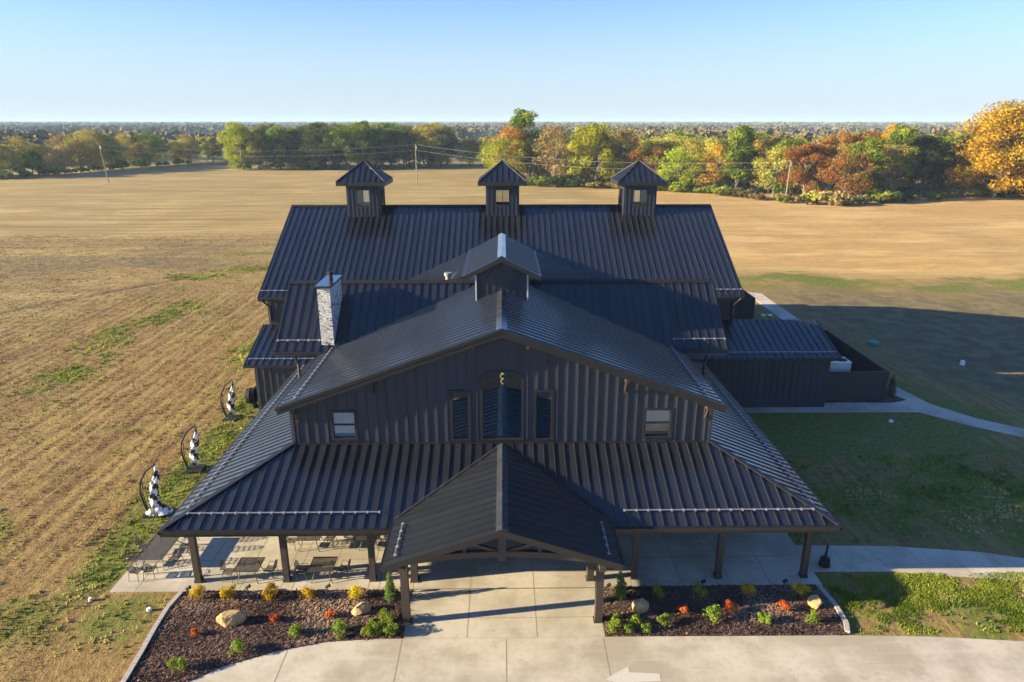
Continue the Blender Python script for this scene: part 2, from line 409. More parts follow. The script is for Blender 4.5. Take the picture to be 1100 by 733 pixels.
battens(mb, 'x', 10.5, 1, YW + .1, 47.8, 5.3, zg(10.5) - .3, (), .5)
mb.box(-10.58, -10.42, YW - .06, YW + .1, 5.3, zg(10.5) - .3); mb.box(10.42, 10.58, YW - .06, YW + .1, 5.3, zg(10.5) - .3)
mb.build('batten_siding', SIDING, barn)
mb = MB(); mb.box(-10.6, 10.6, YW - .12, YW - .002, 5.22, 5.36); mb.build('wall_flashing', FASCIA, barn)
# interior seen through the glass
mb = MB(); mb.box(-10.2, 10.2, YW + .25, 50, 5.3, 5.45); mb.build('mezzanine_floor', simple('teal_sky_reflection', (.22, .55, .66), .7), barn)  # floor raised and coloured teal to paint in the windows' sky reflection
mb = MB(); mb.box(-6.5, 6.5, 40.0, 40.1, 5, 9.0); mb.build('mezzanine_wall', INTER, barn)
def window(parent, x0, x1, z0, z1, y, kind, top=None, fr=.07, axis='y', mat=TRIM):
    """frame standing proud of the wall, glass set back inside the opening"""
    mb = MB(); t = .10
    if top is None:
        mb.box(x0 - t, x1 + t, y - .055, y + .06, z1 - .01, z1 + t); mb.box(x0 - t, x0 + .04, y - .05, y + .06, z0, z1 - .012); mb.box(x1 - .04, x1 + t, y - .05, y + .06, z0, z1 - .012)
        mb.box(x0 - t, x1 + t, y - .07, y + .06, z0 - t, z0 + .002)
    else:
        mb.box(x0 - t, x0 + .03, y - .05, y + .06, z0, z1); mb.box(x1 - .03, x1 + t, y - .05, y + .06, z0, z1)
        mb.box(x0 - t, x1 + t, y - .07, y + .06, z0 - t, z0 + .002)
        m = 14; pt = [(x0 + (x1 - x0) * i / m) for i in range(m + 1)]
        for a, b in zip(pt, pt[1:]):
            mb.prism([(a, y - .05, top(a) - .03), (b, y - .05, top(b) - .03), (b, y - .05, top(b) + t), (a, y - .05, top(a) + t)], (0, .11, 0))
    if kind == 'hung':
        zc = (z0 + z1) / 2; mb.box(x0 + .04, x1 - .04, y + .02, y + .055, zc - .035, zc + .035)
    wdw = mb.build('window', mat, parent)
    g = MB()
    if top is None: g.prism([(x0 + .04, y + .07, z0), (x1 - .04, y + .07, z0), (x1 - .04, y + .07, z1 - .01), (x0 + .04, y + .07, z1 - .01)], (0, .012, 0))
    else:
        pts = [(x0, y + .07, z0), (x1, y + .07, z0)] + [(x1 - (x1 - x0) * i / 14, y + .07, top(x1 - (x1 - x0) * i / 14) - .005) for i in range(15)]
        g.prism(pts, (0, .012, 0))
    g.build('pane', GLASS, wdw)
    return wdw
w1 = window(barn, *holes[0][:4], YW, 'hung'); w1['label'] = 'small window with pale curtains, left end of the front gable'
mb = MB(); mb.box(-8.46, -7.39, YW + .12, YW + .14, 5.64, 7.0); mb.build('curtain', CURT, w1)
w2 = window(barn, -2.5, -1.66, 5.54, 8.08, YW, 'slim'); w2['label'] = 'tall slim window left of the arched window'
w3 = window(barn, -1.0, 1.0, 5.54, 8.77, YW, 'arch', top=arch); w3['label'] = 'large arched window under the front gable peak'
w4 = window(barn, 1.66, 2.5, 5.54, 8.08, YW, 'slim'); w4['label'] = 'tall slim window right of the arched window'
w5 = window(barn, 7.2, 8.5, 5.62, 7.05, YW, 'hung'); w5['label'] = 'small window with a half-lowered blind, right end of the front gable'
mb = MB(); mb.box(7.24, 8.46, YW + .10, YW + .115, 6.35, 7.03); mb.build('blind', BLIND, w5)
for h in door_holes: window(barn, h[0], h[1], h[2] + .02, h[3], YW, 'hung' if h[2] else 'slim')
# chandelier: a lit spiral behind the arched window
mb = MB(); pts = []
for i in range(40):
    a = i * .5; r = .13 - .002 * i; pts.append((math.cos(a) * r, YW + 1.2 + math.sin(a) * r, 8.85 - .022 * i))
mb.tube(pts, .010, 6); ch = mb.build('chandelier', LAMP, barn)
mb = MB(); mb.tube([(0, YW + 1.2, 9.0), (0, YW + 1.2, 11.0)], .01, 5); mb.build('rod', BLACKM, ch)
# gable brackets / downlights under the rake
for x, z in ((-1.35, 9.86), (1.25, 9.9), (6.15, 8.12), (-6.35, 8.3), (10.25, 6.95), (-10.25, 6.95)):
    zt = zg(x) - .42; mb = MB(); zt = min(zt, z + .75)
    big = abs(x) > 3
    mb.box(x - .09, x + .09, YW - .05, YW - .002, zt - (.85 if big else .5), zt)
    mb.box(x - .09, x + .09, YW - .42, YW - .051, zt - .14, zt)
    if big: mb.bar((x, YW - .36, zt - .15), (x, YW - .06, zt - .7), .12, .10)
    mb.build('bracket', TIMBER, barn)

# --- porch roof
Yf = 26.6; Xe = 15.2; Yb = 47.9
roof_plane('porch_roof', [(-Xe, Yf, zp(Yf)), (Xe, Yf, zp(Yf)), (10.5, YW, zp(YW)), (-10.5, YW, zp(YW))], (0, -1, -.387), barn)
for s in (-1, 1):
    roof_plane('porch_roof', [(s * Xe, Yf, zp(Yf)), (s * Xe, Yb, zp(Yf)), (s * 10.5, Yb, zp(YW)), (s * 10.5, YW, zp(YW))], (1, 0, -.387 * s), barn)
    mb = MB(); a = Vector((s * Xe, Yf, zp(Yf) + .07)); b = Vector((s * 10.5, YW, zp(YW) + .07)); mb.bar(a, b, .26, .05); mb.build('hip_cap', FASCIA, barn)
    mb = MB()                                            # fascia and gutter
    mb.box(min(s * Xe, s * (Xe + .12)), max(s * Xe, s * (Xe + .12)), Yf - .12, Yb, 3.28, 3.42); mb.build('gutter', FASCIA, barn)
    mb = MB(); x0, x1 = sorted((s * 4.9, s * (Xe + .12))); mb.box(x0, x1, Yf - .12, Yf - .001, 3.28, 3.43); mb.box(x0, x1, Yf + .0, Yf + .05, 3.10, 3.345); mb.build('gutter', FASCIA, barn)
    mb = MB(); x0, x1 = sorted((s * 4.2, s * 14.5)); mb.box(x0, x1, 27.49, 27.71, 2.98, 3.26)
    x0, x1 = sorted((s * 14.28, s * 14.5)); mb.box(x0, x1, 27.72, Yb, 2.98, 3.26); mb.build('porch_beam', TIMBER, barn)
    xs = sorted((s * 5.6, s * 14.3)); y = Yf + .75
    snow_guard(barn, (xs[0], y, zp(y) + .11), (xs[1], y, zp(y) + .11), (0, 1, .387))
    x = s * (Xe - .65); snow_guard(barn, (x, Yf + 1.3, zs(x) + .11), (x, Yb - .3, zs(x) + .11), (s, 0, -.387))
    mb = MB(); mb.box(min(s * 4.2, s * 15.1), max(s * 4.2, s * 15.1), 26.7, YW - .1, 3.265, 3.275)
    mb.build('porch_ceiling', TRIM, barn)
    mb = MB(); mb.box(min(s * 10.6, s * 15.1), max(s * 10.6, s * 15.1), YW - .09, Yb, 3.265, 3.275); mb.build('porch_ceiling', TRIM, barn)
def post(x, y, h, wd=.27):
    mb = MB(); mb.box(x - wd / 2, x + wd / 2, y - wd / 2, y + wd / 2, .0, h); mb.box(x - wd / 2 - .03, x + wd / 2 + .03, y - wd / 2 - .03, y + wd / 2 + .03, .012, .16)
    o = mb.build('porch_post', TIMBER, barn)
for x in (-14.42, -10.24, -6.16, 6.28, 10.3, 14.42): post(x, 27.6, 2.98)
for s in (-1, 1):
    for y in (32.0, 36.6, 41.2, 45.6): post(s * 14.4, y, 2.98)
# --- entry canopy
zc = lambda x: 5.27 - .337 * abs(x); Yc = 23.6; XC = 4.86
for s in (-1, 1):
    yv = lambda z: 26.6 + (z - 3.46) / .3872
    roof_plane('canopy_roof', [(0, Yc, zc(0)), (s * XC, Yc, zc(XC)), (s * XC, yv(zc(XC)), zc(XC)), (0, min(YW - .13, yv(zc(0))), zc(0))], (1, 0, -.337 * s), barn)
    mb = MB(); a = Vector((0, Yc - .03, zc(0) + .03)); b = Vector((s * (XC + .03), Yc - .03, zc(XC + .03) + .03))
    mb.prism([a, b, b - Vector((0, 0, .30)), a - Vector((0, 0, .30))], (0, .05, 0)); mb.build('rake_fascia', FASCIA, barn)
    mb = MB(); mb.box(min(s * XC, s * (XC + .12)), max(s * XC, s * (XC + .12)), Yc - .02, 27.0, zc(XC) - .17, zc(XC) - .03); mb.build('gutter', FASCIA, barn)
    x = s * (XC - .45); snow_guard(barn, (x, 24.0, zc(x) + .11), (x, 26.3, zc(x) + .11), (s, 0, -.337))
    mb = MB(); a = Vector((s * XC, yv(zc(XC)), zc(XC) + .045)); b = Vector((0, yv(zc(0)), zc(0) + .045)); mb.bar(a, b, .14, .04); mb.build('valley_flashing', BLACKM, barn)
ridge_cap(barn, (0, Yc, zc(0)), (0, YW - .2, zc(0)), .337, .25)
def truss(y, x=4.2):
    mb = MB(); d = .18
    for s in (-1, 1):
        mb.bar((0, y, zc(0) - .32), (s * (x + .45), y, zc(x + .45) - .30), d, .26)
        mb.bar((s * .15, y, 3.9), (s * 1.5, y, zc(1.5) - .42), .12, .14)
        mb.bar((s * 1.55, y, 3.78), (s * 1.55, y, zc(1.5) - .42), .13, .13)
        mb.bar((s * 1.65, y, 3.78), (s * 2.9, y, zc(2.9) - .42), .11, .13)
    n = 14; a = [(-x - .1 + (2 * x + .2) * i / n) for i in range(n + 1)]; f = lambda u: 3.30 + .38 * (1 - (u / x) ** 2)
    for p, q in zip(a, a[1:]): mb.prism([(p, y - .1, f(p)), (q, y - .1, f(q)), (q, y - .1, f(q) + .28), (p, y - .1, f(p) + .28)], (0, .2, 0))
    mb.box(-.16, .16, y - .17, y + .115, 3.55, zc(0) - .30)
    return mb.build('truss', TIMBER, barn)
truss(24.2); truss(27.5)
for s in (-1, 1):
    mb = MB(); mb.box(min(s * 4.04, s * 4.3), max(s * 4.04, s * 4.3), 24.0, 27.45, 3.0, 3.26); mb.build('canopy_beam', TIMBER, barn)
    for y in (24.7, 27.55):
        mb = MB(); x = s * 4.18; mb.box(x - .16, x + .16, y - .16, y + .16, 0, 3.0); mb.box(x - .21, x + .21, y - .21, y + .21, .012, .05); mb.build('porch_post', TIMBER, barn)

# --- second roof (ridge across the barn) and the lantern gable on the ridge
X2 = 13.6
roof_plane('cross_roof', [(-X2, 38.75, z2(38.75)), (X2, 38.75, z2(38.75)), (X2, 43, z2(43)), (-X2, 43, z2(43))], (0, -1, -.775), barn)
roof_plane('cross_roof', [(-X2, 43, z2(43)), (X2, 43, z2(43)), (X2, 52.6, z2(52.6)), (-X2, 52.6, z2(52.6))], (0, 1, -.35), barn)
mb = MB(); mb.prism([(-X2, 42.78, z2(42.78) + .07), (-X2, 43, z2(43) + .10), (-X2, 43.25, z2(43.25) + .06), (-X2, 43, z2(43) + .04)], (2 * X2, 0, 0)); mb.build('ridge_cap', FASCIA, barn)
for s in (-1, 1):
    x0, x1 = sorted((s * 9.9, s * X2)); mb = MB(); mb.box(x0, x1, 38.60, 38.74, 7.55, 7.72); mb.box(x0, x1, 38.745, 39.4, 7.40, 7.44); mb.build('gutter', FASCIA, barn)
    snow_guard(barn, (s * 10.4 if s < 0 else 10.4, 39.3, z2(39.3) + .11), (s * 13.5, 39.3, z2(39.3) + .11), (0, 1, .775))
    mb = MB(); xx = s * X2; mb.prism([(xx, 38.75, z2(38.75) - .02), (xx, 43, z2(43) - .02), (xx, 52.6, z2(52.6) - .02), (xx, 52.6, z2(52.6) - .34), (xx, 43, z2(43) - .34), (xx, 38.75, z2(38.75) - .34)], (s * .05, 0, 0)); mb.build('rake_fascia', FASCIA, barn)
    mb = MB(); mb.tube([(s * 12.4, 38.95, 7.45), (s * 12.4, 39.1, 7.0), (s * 12.4, 39.3, 6.8), (s * 12.4, 39.3, zs(12.4))], .09, 6); mb.build('downspout', TIMBER, barn)
    mb = MB(); wall(mb, 'x', s * 13.0, .2 if s < 0 else -.2, 44.5, 52.2, zs(12.9) if 0 else 0, 7.3); mb.build('side_wall', SIDING, barn) if 0 else None
# lantern gable
zl = lambda x: 13.55 - .5 * abs(x)
for s in (-1, 1):
    roof_plane('lantern_roof', [(0, 38.0, zl(0)), (s * 2.16, 38.0, zl(2.16)), (s * 2.16, 46.3, zl(2.16)), (0, 46.3, zl(0))], (1, 0, -.5 * s), barn, spacing=.5)
    for yy, dy in ((37.97, .05), (46.29, -.05)):
        mb = MB(); u_ = .02 if dy > 0 else -.03; a = Vector((0, yy, zl(0) + u_)); b = Vector((s * 2.2, yy, zl(2.2) + u_)); mb.prism([a, b, b - Vector((0, 0, .30)), a - Vector((0, 0, .30))], (0, dy, 0)); mb.build('rake_fascia', FASCIA, barn)
    mb = MB(); mb.box(min(s * 2.17, s * 2.28), max(s * 2.17, s * 2.28), 37.97, 46.3, zl(2.16) - .16, zl(2.16) - .03); mb.build('gutter', FASCIA, barn)
    mb = MB(); mb.box(min(s * 1.46, s * 1.30), max(s * 1.46, s * 1.30), 38.6, 46.0, 10.3, zl(1.46) - .15); mb.build('lantern_wall', SIDING, barn)
    mb = MB(); mb.box(min(s * 1.45, s * 1.53), max(s * 1.45, s * 1.53), 38.42, 38.52, zg(1.5) + .02, zl(1.46) - .2); mb.build('corner_trim', GREYP if s < 0 else GREYP, barn)
ridge_cap(barn, (0, 38.0, zl(0)), (0, 46.35, zl(0)), .5, .24)
mb = MB(); wall(mb, 'y', 38.5, .1, -1.46, 1.46, 10.3, lambda x: zl(x) - .12, (), (0,)); battens(mb, 'y', 38.5, -1, -1.3, 1.3, 10.9, lambda x: zl(x) - .3, (), .4, .03, .05); mb.build('lantern_wall', SIDING, barn)
mb = MB(); wall(mb, 'y', 46.0, .1, -1.46, 1.46, 10.3, lambda x: zl(x) - .12, (), (0,)); mb.build('lantern_wall', SIDING, barn)

# --- main hall
XM = 19.0; YR = 62.8; Y0, Y1 = 51.9, 74.2
for ya, dn in ((Y0, -1), (Y1, 1)):
    roof_plane('main_roof', [(-XM, ya, zm(ya)), (XM, ya, zm(ya)), (XM, YR, zm(YR)), (-XM, YR, zm(YR))], (0, dn, -.5275), barn)
mb = MB(); mb.prism([(-XM, YR - .25, zm(YR - .25) + .07), (-XM, YR, zm(YR) + .11), (-XM, YR + .25, zm(YR + .25) + .07), (-XM, YR, zm(YR) + .04)], (2 * XM, 0, 0)); mb.build('ridge_cap', FASCIA, barn)
mb = MB(); mb.box(-XM - .02, XM + .02, Y0 - .14, Y0 - .002, zm(Y0) - .18, zm(Y0) - .03); mb.box(-XM, XM, Y0 + .001, Y0 + .05, zm(Y0) - .36, zm(Y0) - .125); mb.build('gutter', FASCIA, barn)
mb = MB(); mb.box(-XM - .02, XM + .02, Y1 + .002, Y1 + .14, zm(Y1) - .18, zm(Y1) - .03); mb.build('gutter', FASCIA, barn)
for s in (-1, 1):
    mb = MB(); xx = s * (XM + .001); mb.prism([(xx, Y0 - .03, zm(Y0) + .02), (xx, YR, zm(YR) + .02), (xx, Y1 + .03, zm(Y1) + .02), (xx, Y1 + .03, zm(Y1) - .36), (xx, YR, zm(YR) - .36), (xx, Y0 - .03, zm(Y0) - .36)], (s * .05, 0, 0)); mb.build('rake_fascia', FASCIA, barn)
    snow_guard(barn, (s * 14.0, Y0 + .55, zm(Y0 + .55) + .11), (s * 18.9, Y0 + .55, zm(Y0 + .55) + .11), (0, 1, .5275))
    mb = MB(); wall(mb, 'x', s * 18.5 - (.2 if s > 0 else 0), .2, 52.3, 73.8, 0, lambda y: zm(y) - .13, (), (YR,)); mb.build('hall_wall', SIDING, barn)
    mb = MB(); battens(mb, 'x', s * 18.5, s, 52.4, 73.7, 0.05, lambda y: zm(y) - .38, (), .5); mb.build('batten_siding', SIDING, barn)
    mb = MB(); x = s * 18.3; mb.tube([(s * 18.75, 51.8, zm(Y0) - .2), (x, 52.12, zm(Y0) - .8), (x, 52.18, zm(Y0) - 1.0), (x, 52.18, 5.7)], .08, 6); mb.build('downspout', FASCIA, barn)
mb = MB(); wall(mb, 'y', 52.3, .2, -18.3, 18.3, 0, zm(52.3) - .13); mb.build('hall_wall', SIDING, barn); mb = MB(); wall(mb, 'y', 73.6, .2, -18.3, 18.3, 0, zm(73.6) - .13); mb.build('hall_wall', SIDING, barn)
mb = MB(); battens(mb, 'y', 52.3, -1, -18.4, 18.4, 5.75, zm(Y0) - .3, (), .5); mb.build('batten_siding', SIDING, barn)

# cupolas
def cupola(x):
    cx, cy = x, 62.8; hw = 1.45; zb, zt = 12.3, 15.55
    c = MB(); H_ = [(-.62, .62, 13.72, 15.08)]
    for sx in (-1, 1):
        hh = [(cy - .62, cy + .62, 13.72, 15.08)]
        wall(c, 'x', cx + sx * hw - (.1 if sx > 0 else 0), .1, cy - hw, cy + hw, zb, zt, hh)
        battens(c, 'x', cx + sx * hw, sx, cy - hw + .04, cy + hw - .04, 12.8, zt - .1, hh, .36, .03, .05)
    hh = [(cx - .62, cx + .62, 13.72, 15.08)]
    wall(c, 'y', cy - hw, .1, cx - hw + .1, cx + hw - .1, zb, zt, hh); wall(c, 'y', cy + hw - .1, .1, cx - hw + .1, cx + hw - .1, zb, zt, hh)
    for sy in (-1, 1): battens(c, 'y', cy + sy * hw, sy, cx - hw + .04, cx + hw - .04, 12.8, zt - .1, hh, .36, .03, .05)
    o = c.build('cupola', SIDING, barn)
    b = MB(); b.box(cx - hw - .08, cx + hw + .08, cy - hw - .06, cy - hw - .034, 12.72, 12.86); b.build('base_flashing', FASCIA, o)
    r = 2.12; ze, zk = 15.83, 17.5
    rb = MB(); ap = (cx, cy, zk)
    cs = [(cx - r, cy - r, ze), (cx + r, cy - r, ze), (cx + r, cy + r, ze), (cx - r, cy + r, ze)]
    rb.add(cs + [ap], [(0, 1, 4), (1, 2, 4), (2, 3, 4), (3, 0, 4), (3, 2, 1, 0)])
    for i, dn in enumerate(((0, -1, -.79), (1, 0, -.79), (0, 1, -.79), (-1, 0, -.79))): ribs(rb, [cs[i], cs[(i + 1) % 4], ap], dn, .5, .05)
    rb.build('cupola_roof', ROOF, o)
    rb = MB()
    for i in range(4): rb.bar(Vector(cs[i]) + Vector((0, 0, .05)), Vector(ap) + Vector((0, 0, .06)), .13, .05)
    rb.build('hip_cap', FASCIA, o)
    fb = MB(); fb.box(cx - r - .03, cx + r + .03, cy - r - .03, cy + r + .03, ze - .34, ze - .005); fb.build('fascia', FASCIA, o)
    for sy in (-1, 1):
        wb = MB(); y = cy + sy * (hw - .05)
        wb.box(cx - .64, cx + .64, y - .07, y + .07, 15.06, 15.14); wb.box(cx - .64, cx + .64, y - .07, y + .07, 13.66, 13.74)
        for q in (-.62, .62): wb.box(cx + q - .03, cx + q + .03, y - .068, y + .068, 13.742, 15.058)
        wb.box(cx - .025, cx + .025, y - .02, y + .02, 13.742, 15.058)
        ww = wb.build('window', TRIM, o)
        g = MB(); g.box(cx - .59, cx + .59, y + .03, y + .036, 13.745, 15.055); g.build('pane', CLEAR, o)
    for sx in (-1, 1):
        wb = MB(); xx = cx + sx * (hw - .05)
        wb.box(xx - .07, xx + .07, cy - .64, cy + .64, 15.06, 15.14); wb.box(xx - .07, xx + .07, cy - .64, cy + .64, 13.66, 13.74)
        for q in (-.62, .62): wb.box(xx - .068, xx + .068, cy + q - .03, cy + q + .03, 13.742, 15.058)
        wb.box(xx - .02, xx + .02, cy - .025, cy + .025, 13.742, 15.058)
        wb.build('window', TRIM, o)
    return o
for x, l in ((-12.25, 'left cupola on the main ridge'), (0.05, 'middle cupola on the main ridge'), (12.25, 'right cupola on the main ridge')):
    cupola(x)['label'] = l

# chimney
mb = MB(); mb.box(-10.83, -10.08, 39.1, 42.0, 6.9, 11.55); ch = mb.build('chimney', STONE, barn)
mb = MB(); mb.prism([(-10.93, 39.0, 11.55), (-9.98, 39.0, 11.55), (-9.98, 42.1, 11.55), (-10.93, 42.1, 11.55)], (0, 0, .12)); mb.build('cap', ROOF, ch)
mb = MB(); mb.tube([(-10.4, 40.8, 11.66), (-10.4, 40.8, 12.05)], .13, 12); mb.tube([(-10.4, 40.8, 12.05), (-10.4, 40.8, 12.15)], .18, 12); mb.build('flue', BLACKM, ch)
mb = MB(); mb.tube([(-3.75, 46.5, zg(3.75) - .1), (-3.75, 46.5, zg(3.75) + .55)], .17, 12); mb.tube([(-3.75, 46.5, zg(3.75) + .55), (-3.75, 46.5, zg(3.75) + .75)], .26, 12); mb.build('roof_vent', GALV, barn)

# low side wings
def low_wing(s, x_in, x_out, zt, ze, yt=52.28, ye=47.4):
    sl_ = (zt - ze) / (yt - ye); a, b = s * x_in, s * x_out
    roof_plane('side_wing_roof', [(a, ye, ze), (b, ye, ze), (b, yt, zt), (a, yt, zt)], (0, -1, -sl_), barn)
    snow_guard(barn, (a + s * .4, ye + .6, ze + .6 * sl_ + .11), (b - s * .2, ye + .6, ze + .6 * sl_ + .11), (0, 1, sl_))
    x0, x1 = sorted((a, b + s * .03)); mb = MB(); mb.box(x0, x1, ye - .14, ye - .002, ze - .17, ze - .03); mb.build('gutter', FASCIA, barn)
    mb = MB(); mb.prism([(b, ye - .03, ze + .02), (b, yt, zt + .02), (b, yt, zt - .26), (b, ye - .03, ze - .26)], (s * .05, 0, 0)); mb.build('rake_fascia', FASCIA, barn)
    mb = MB(); bo = b - s * .5; x0, x1 = sorted((a, bo)); wall(mb, 'y', ye + .5, .15, x0, x1, 0, ze + .02); wall(mb, 'x', bo - (.15 if s > 0 else 0), .15, ye + .65, yt, 0, lambda y: ze + (y - ye) * sl_ - .13)
    mb.build('side_wing_wall', SIDING, barn)
    mb = MB(); battens(mb, 'y', ye + .5, -1, x0 + .05, x1 - .05, .05, ze - .15, (), .5); battens(mb, 'x', bo, s, ye + .55, yt, .05, lambda y: ze + (y - ye) * sl_ - .3, (), .5); mb.build('batten_siding', SIDING, barn)
low_wing(-1, 10.55, 18.95, 5.48, 3.78)
low_wing(1, 10.55, 25.1, 5.72, 4.15)

# ------------------------------------------------------------------ ground
def vnoise(x, y, seed=0):
    """smooth value noise, numpy"""
    xi = np.floor(x).astype(np.int64); yi = np.floor(y).astype(np.int64); fx = x - xi; fy = y - yi
    def h(a, b):
        n = (a * 374761393 + b * 668265263 + seed * 974711) & 0x7fffffff
        n = ((n ^ (n >> 13)) * 1274126177) & 0x7fffffff
        return ((n ^ (n >> 16)) & 0xffff) / 65535.0
    u = fx * fx * (3 - 2 * fx); v = fy * fy * (3 - 2 * fy)
    return (h(xi, yi) * (1 - u) + h(xi + 1, yi) * u) * (1 - v) + (h(xi, yi + 1) * (1 - u) + h(xi + 1, yi + 1) * u) * v
def fbm(x, y, s, seed=0, o=4):
    r = 0; a = .5; t = 0
    for i in range(o): r = r + a * vnoise(x / s * 2 ** i, y / s * 2 ** i, seed + i); t += a; a *= .55
    return r / t
def axis(lo, a, b, hi, st):
    c = list(np.arange(a, b, st)); s = st; v = c[-1]; up = []
    while v < hi: s *= 1.06; v += s; up.append(v)
    s = st; v = c[0]; dn = []
    while v > lo: s *= 1.06; v -= s; dn.append(v)
    return np.array(dn[::-1] + c + up)
GX = axis(-14000, -62, 62, 14000, .4); GY = axis(-60, 15, 110, 14000, .4)
X, Y = np.meshgrid(GX, GY); X = X.ravel(); Y = Y.ravel()
def smooth(a, lo, hi): t = np.clip((a - lo) / (hi - lo), 0, 1); return t * t * (3 - 2 * t)
dx = np.maximum(np.maximum(-20 - X, X - 37), 0); dy = np.maximum(np.maximum(8 - Y, Y - 92), 0)
away = smooth(np.hypot(dx, dy), 0, 10)
near = (1 - smooth(np.hypot(X, Y), 140, 400))
def height(X, Y, away):
    z = away * (fbm(X, Y, 38, 3) - .5) * 1.2 * (1 - smooth(np.hypot(X, Y), 700, 1500))
    z = z - .15 * away
    r = np.hypot(X, Y); z = z + smooth(r, 6500, 11500) * (10 + 26 * fbm(X, Y, 1900, 9))
    # swale with the dark wash line on the left
    z = z - away * .16 * np.exp(-((Y - (77 + (X + 58) * 1.3)) / 1.2) ** 2) * (X < -44) * (X > -110)
    return z
Z = height(X, Y, away)
crumb = (fbm(X, Y, 1.1, 21, 3) - .5) * .035
rowy = np.sin(X * 2 * math.pi / 1.15 + 1.4 * fbm(X, Y, 9, 5)) * .032
leftfield = smooth(-X, 19.5, 21) * (1 - smooth(Y, 82, 96))
Z = Z + near * leftfield * (crumb + rowy) - .02
me = bpy.data.meshes.new('ground'); nx, ny = len(GX), len(GY)
me.vertices.add(nx * ny); me.vertices.foreach_set('co', np.stack([X, Y, Z], 1).ravel())
i = np.arange(nx * ny).reshape(ny, nx); q = np.stack([i[:-1, :-1], i[:-1, 1:], i[1:, 1:], i[1:, :-1]], -1).reshape(-1, 4)
me.loops.add(q.size); me.loops.foreach_set('vertex_index', q.ravel()); me.polygons.add(len(q))
me.polygons.foreach_set('loop_start', np.arange(0, q.size, 4)); me.polygons.foreach_set('use_smooth', np.ones(len(q), bool)); me.update(calc_edges=True)
def blob(cx, cy, rx, ry, rot=0):
    c, s = math.cos(R(rot)), math.sin(R(rot)); a = (X - cx) * c + (Y - cy) * s; b = -(X - cx) * s + (Y - cy) * c
    return np.exp(-((a / rx) ** 2 + (b / ry) ** 2))
wob = (fbm(X, Y, 14, 31) - .5)
G = np.zeros_like(X)
for b in [(-41, 112, 10, 3.5, 0), (-37, 100, 8, 3, 10), (-43, 95, 6, 3, 0), (-38, 78, 3.0, 9, 0), (-40, 68, 3.5, 9, 0), (-38, 56, 3, 9, 0), (-44, 50, 4, 6, 0),
          (-28, 30, 3.5, 5, 0), (-20.0, 37, 2.2, 17, 0), (-17, 25, 3.5, 3, 0), (-21, 25, 3, 3, 0), (-24, 62, 3, 9, 0)]:
    G = np.maximum(G, .62 * blob(*b))
lawnR = smooth(X + wob * 3, 14, 15.5) * (1 - smooth(X + .25 * (Y - 27) + wob * 14, 34, 50)) * (1 - smooth(Y + wob * 10, 84, 97))
band = np.exp(-((Y - (93 - .14 * (X - 36)) + wob * 12) / 9.5) ** 2) * smooth(X, 16, 26)
strip = np.exp(-((X + 19.6) / 1.6) ** 2) * smooth(Y, 24, 28) * (1 - smooth(Y, 50, 56)) * .9
G = np.clip(np.maximum.reduce([G, lawnR * (.42 + .5 * smooth(fbm(X, Y, 3.5, 40), .35, .6)), band * (.34 + .42 * smooth(fbm(X, Y * 1.5, 5, 41), .3, .65)), strip, .0 * X, (Y < 12.5) * .9 * np.ones_like(X)]), 0, 1)
G = np.where((X > 14.5) & (Y < 28.2) & (Y > 20), G * (.72 + .5 * smooth(fbm(X, Y, 1.7, 19), .35, .62)), G)
G = np.maximum(G, .30 * smooth(-X, 18.5, 21) * (1 - smooth(Y, 90, 125)) * smooth(fbm(X * 2.2, Y * .8, 6, 55), .42, .66))
G = G * (1 - .8 * np.clip(blob(-38, 63, 1.5, 30), 0, 1) * (fbm(X, Y, 5, 77) > .6))
farm = smooth(Y + wob * 30 + .10 * np.abs(X + 20) + (fbm(X, Y, 4, 12) - .5) * 16, 72, 135)                     # straw field beyond
farm = np.maximum(farm, smooth(-X + (Y - 60) * .35 + wob * 8, 52, 62) * .85)
gold = smooth(X + wob * 20, 18, 45) * smooth(Y + wob * 12 - .0 * X, 90, 104)
brown = np.clip(smooth(X + .22 * (Y - 40) + wob * 10, 38, 46) * (1 - smooth(Y + wob * 6, 80, 92)), 0, 1)
brown = np.maximum(brown, np.clip(blob(-66, 108, 34, 16, 8) * 1.1 * smooth(fbm(X * .6, Y * 1.6, 14, 14), .3, .6), 0, .8))
def attr(n, v): a = me.attributes.new(n, 'FLOAT', 'POINT'); a.data.foreach_set('value', v.astype(np.float32))
attr('green', G); attr('straw', farm); attr('gold', gold); attr('brown', brown)
attr('rows', leftfield); attr('far', smooth(np.hypot(X, Y), 330, 460))
ditch = np.exp(-((Y - (77 + (X + 58) * 1.3) + 3 * (fbm(X, Y, 4, 8) - .5)) / .5) ** 2) * smooth(X, -80, -62) * (1 - smooth(X, -47, -44)); attr('ditch', ditch)
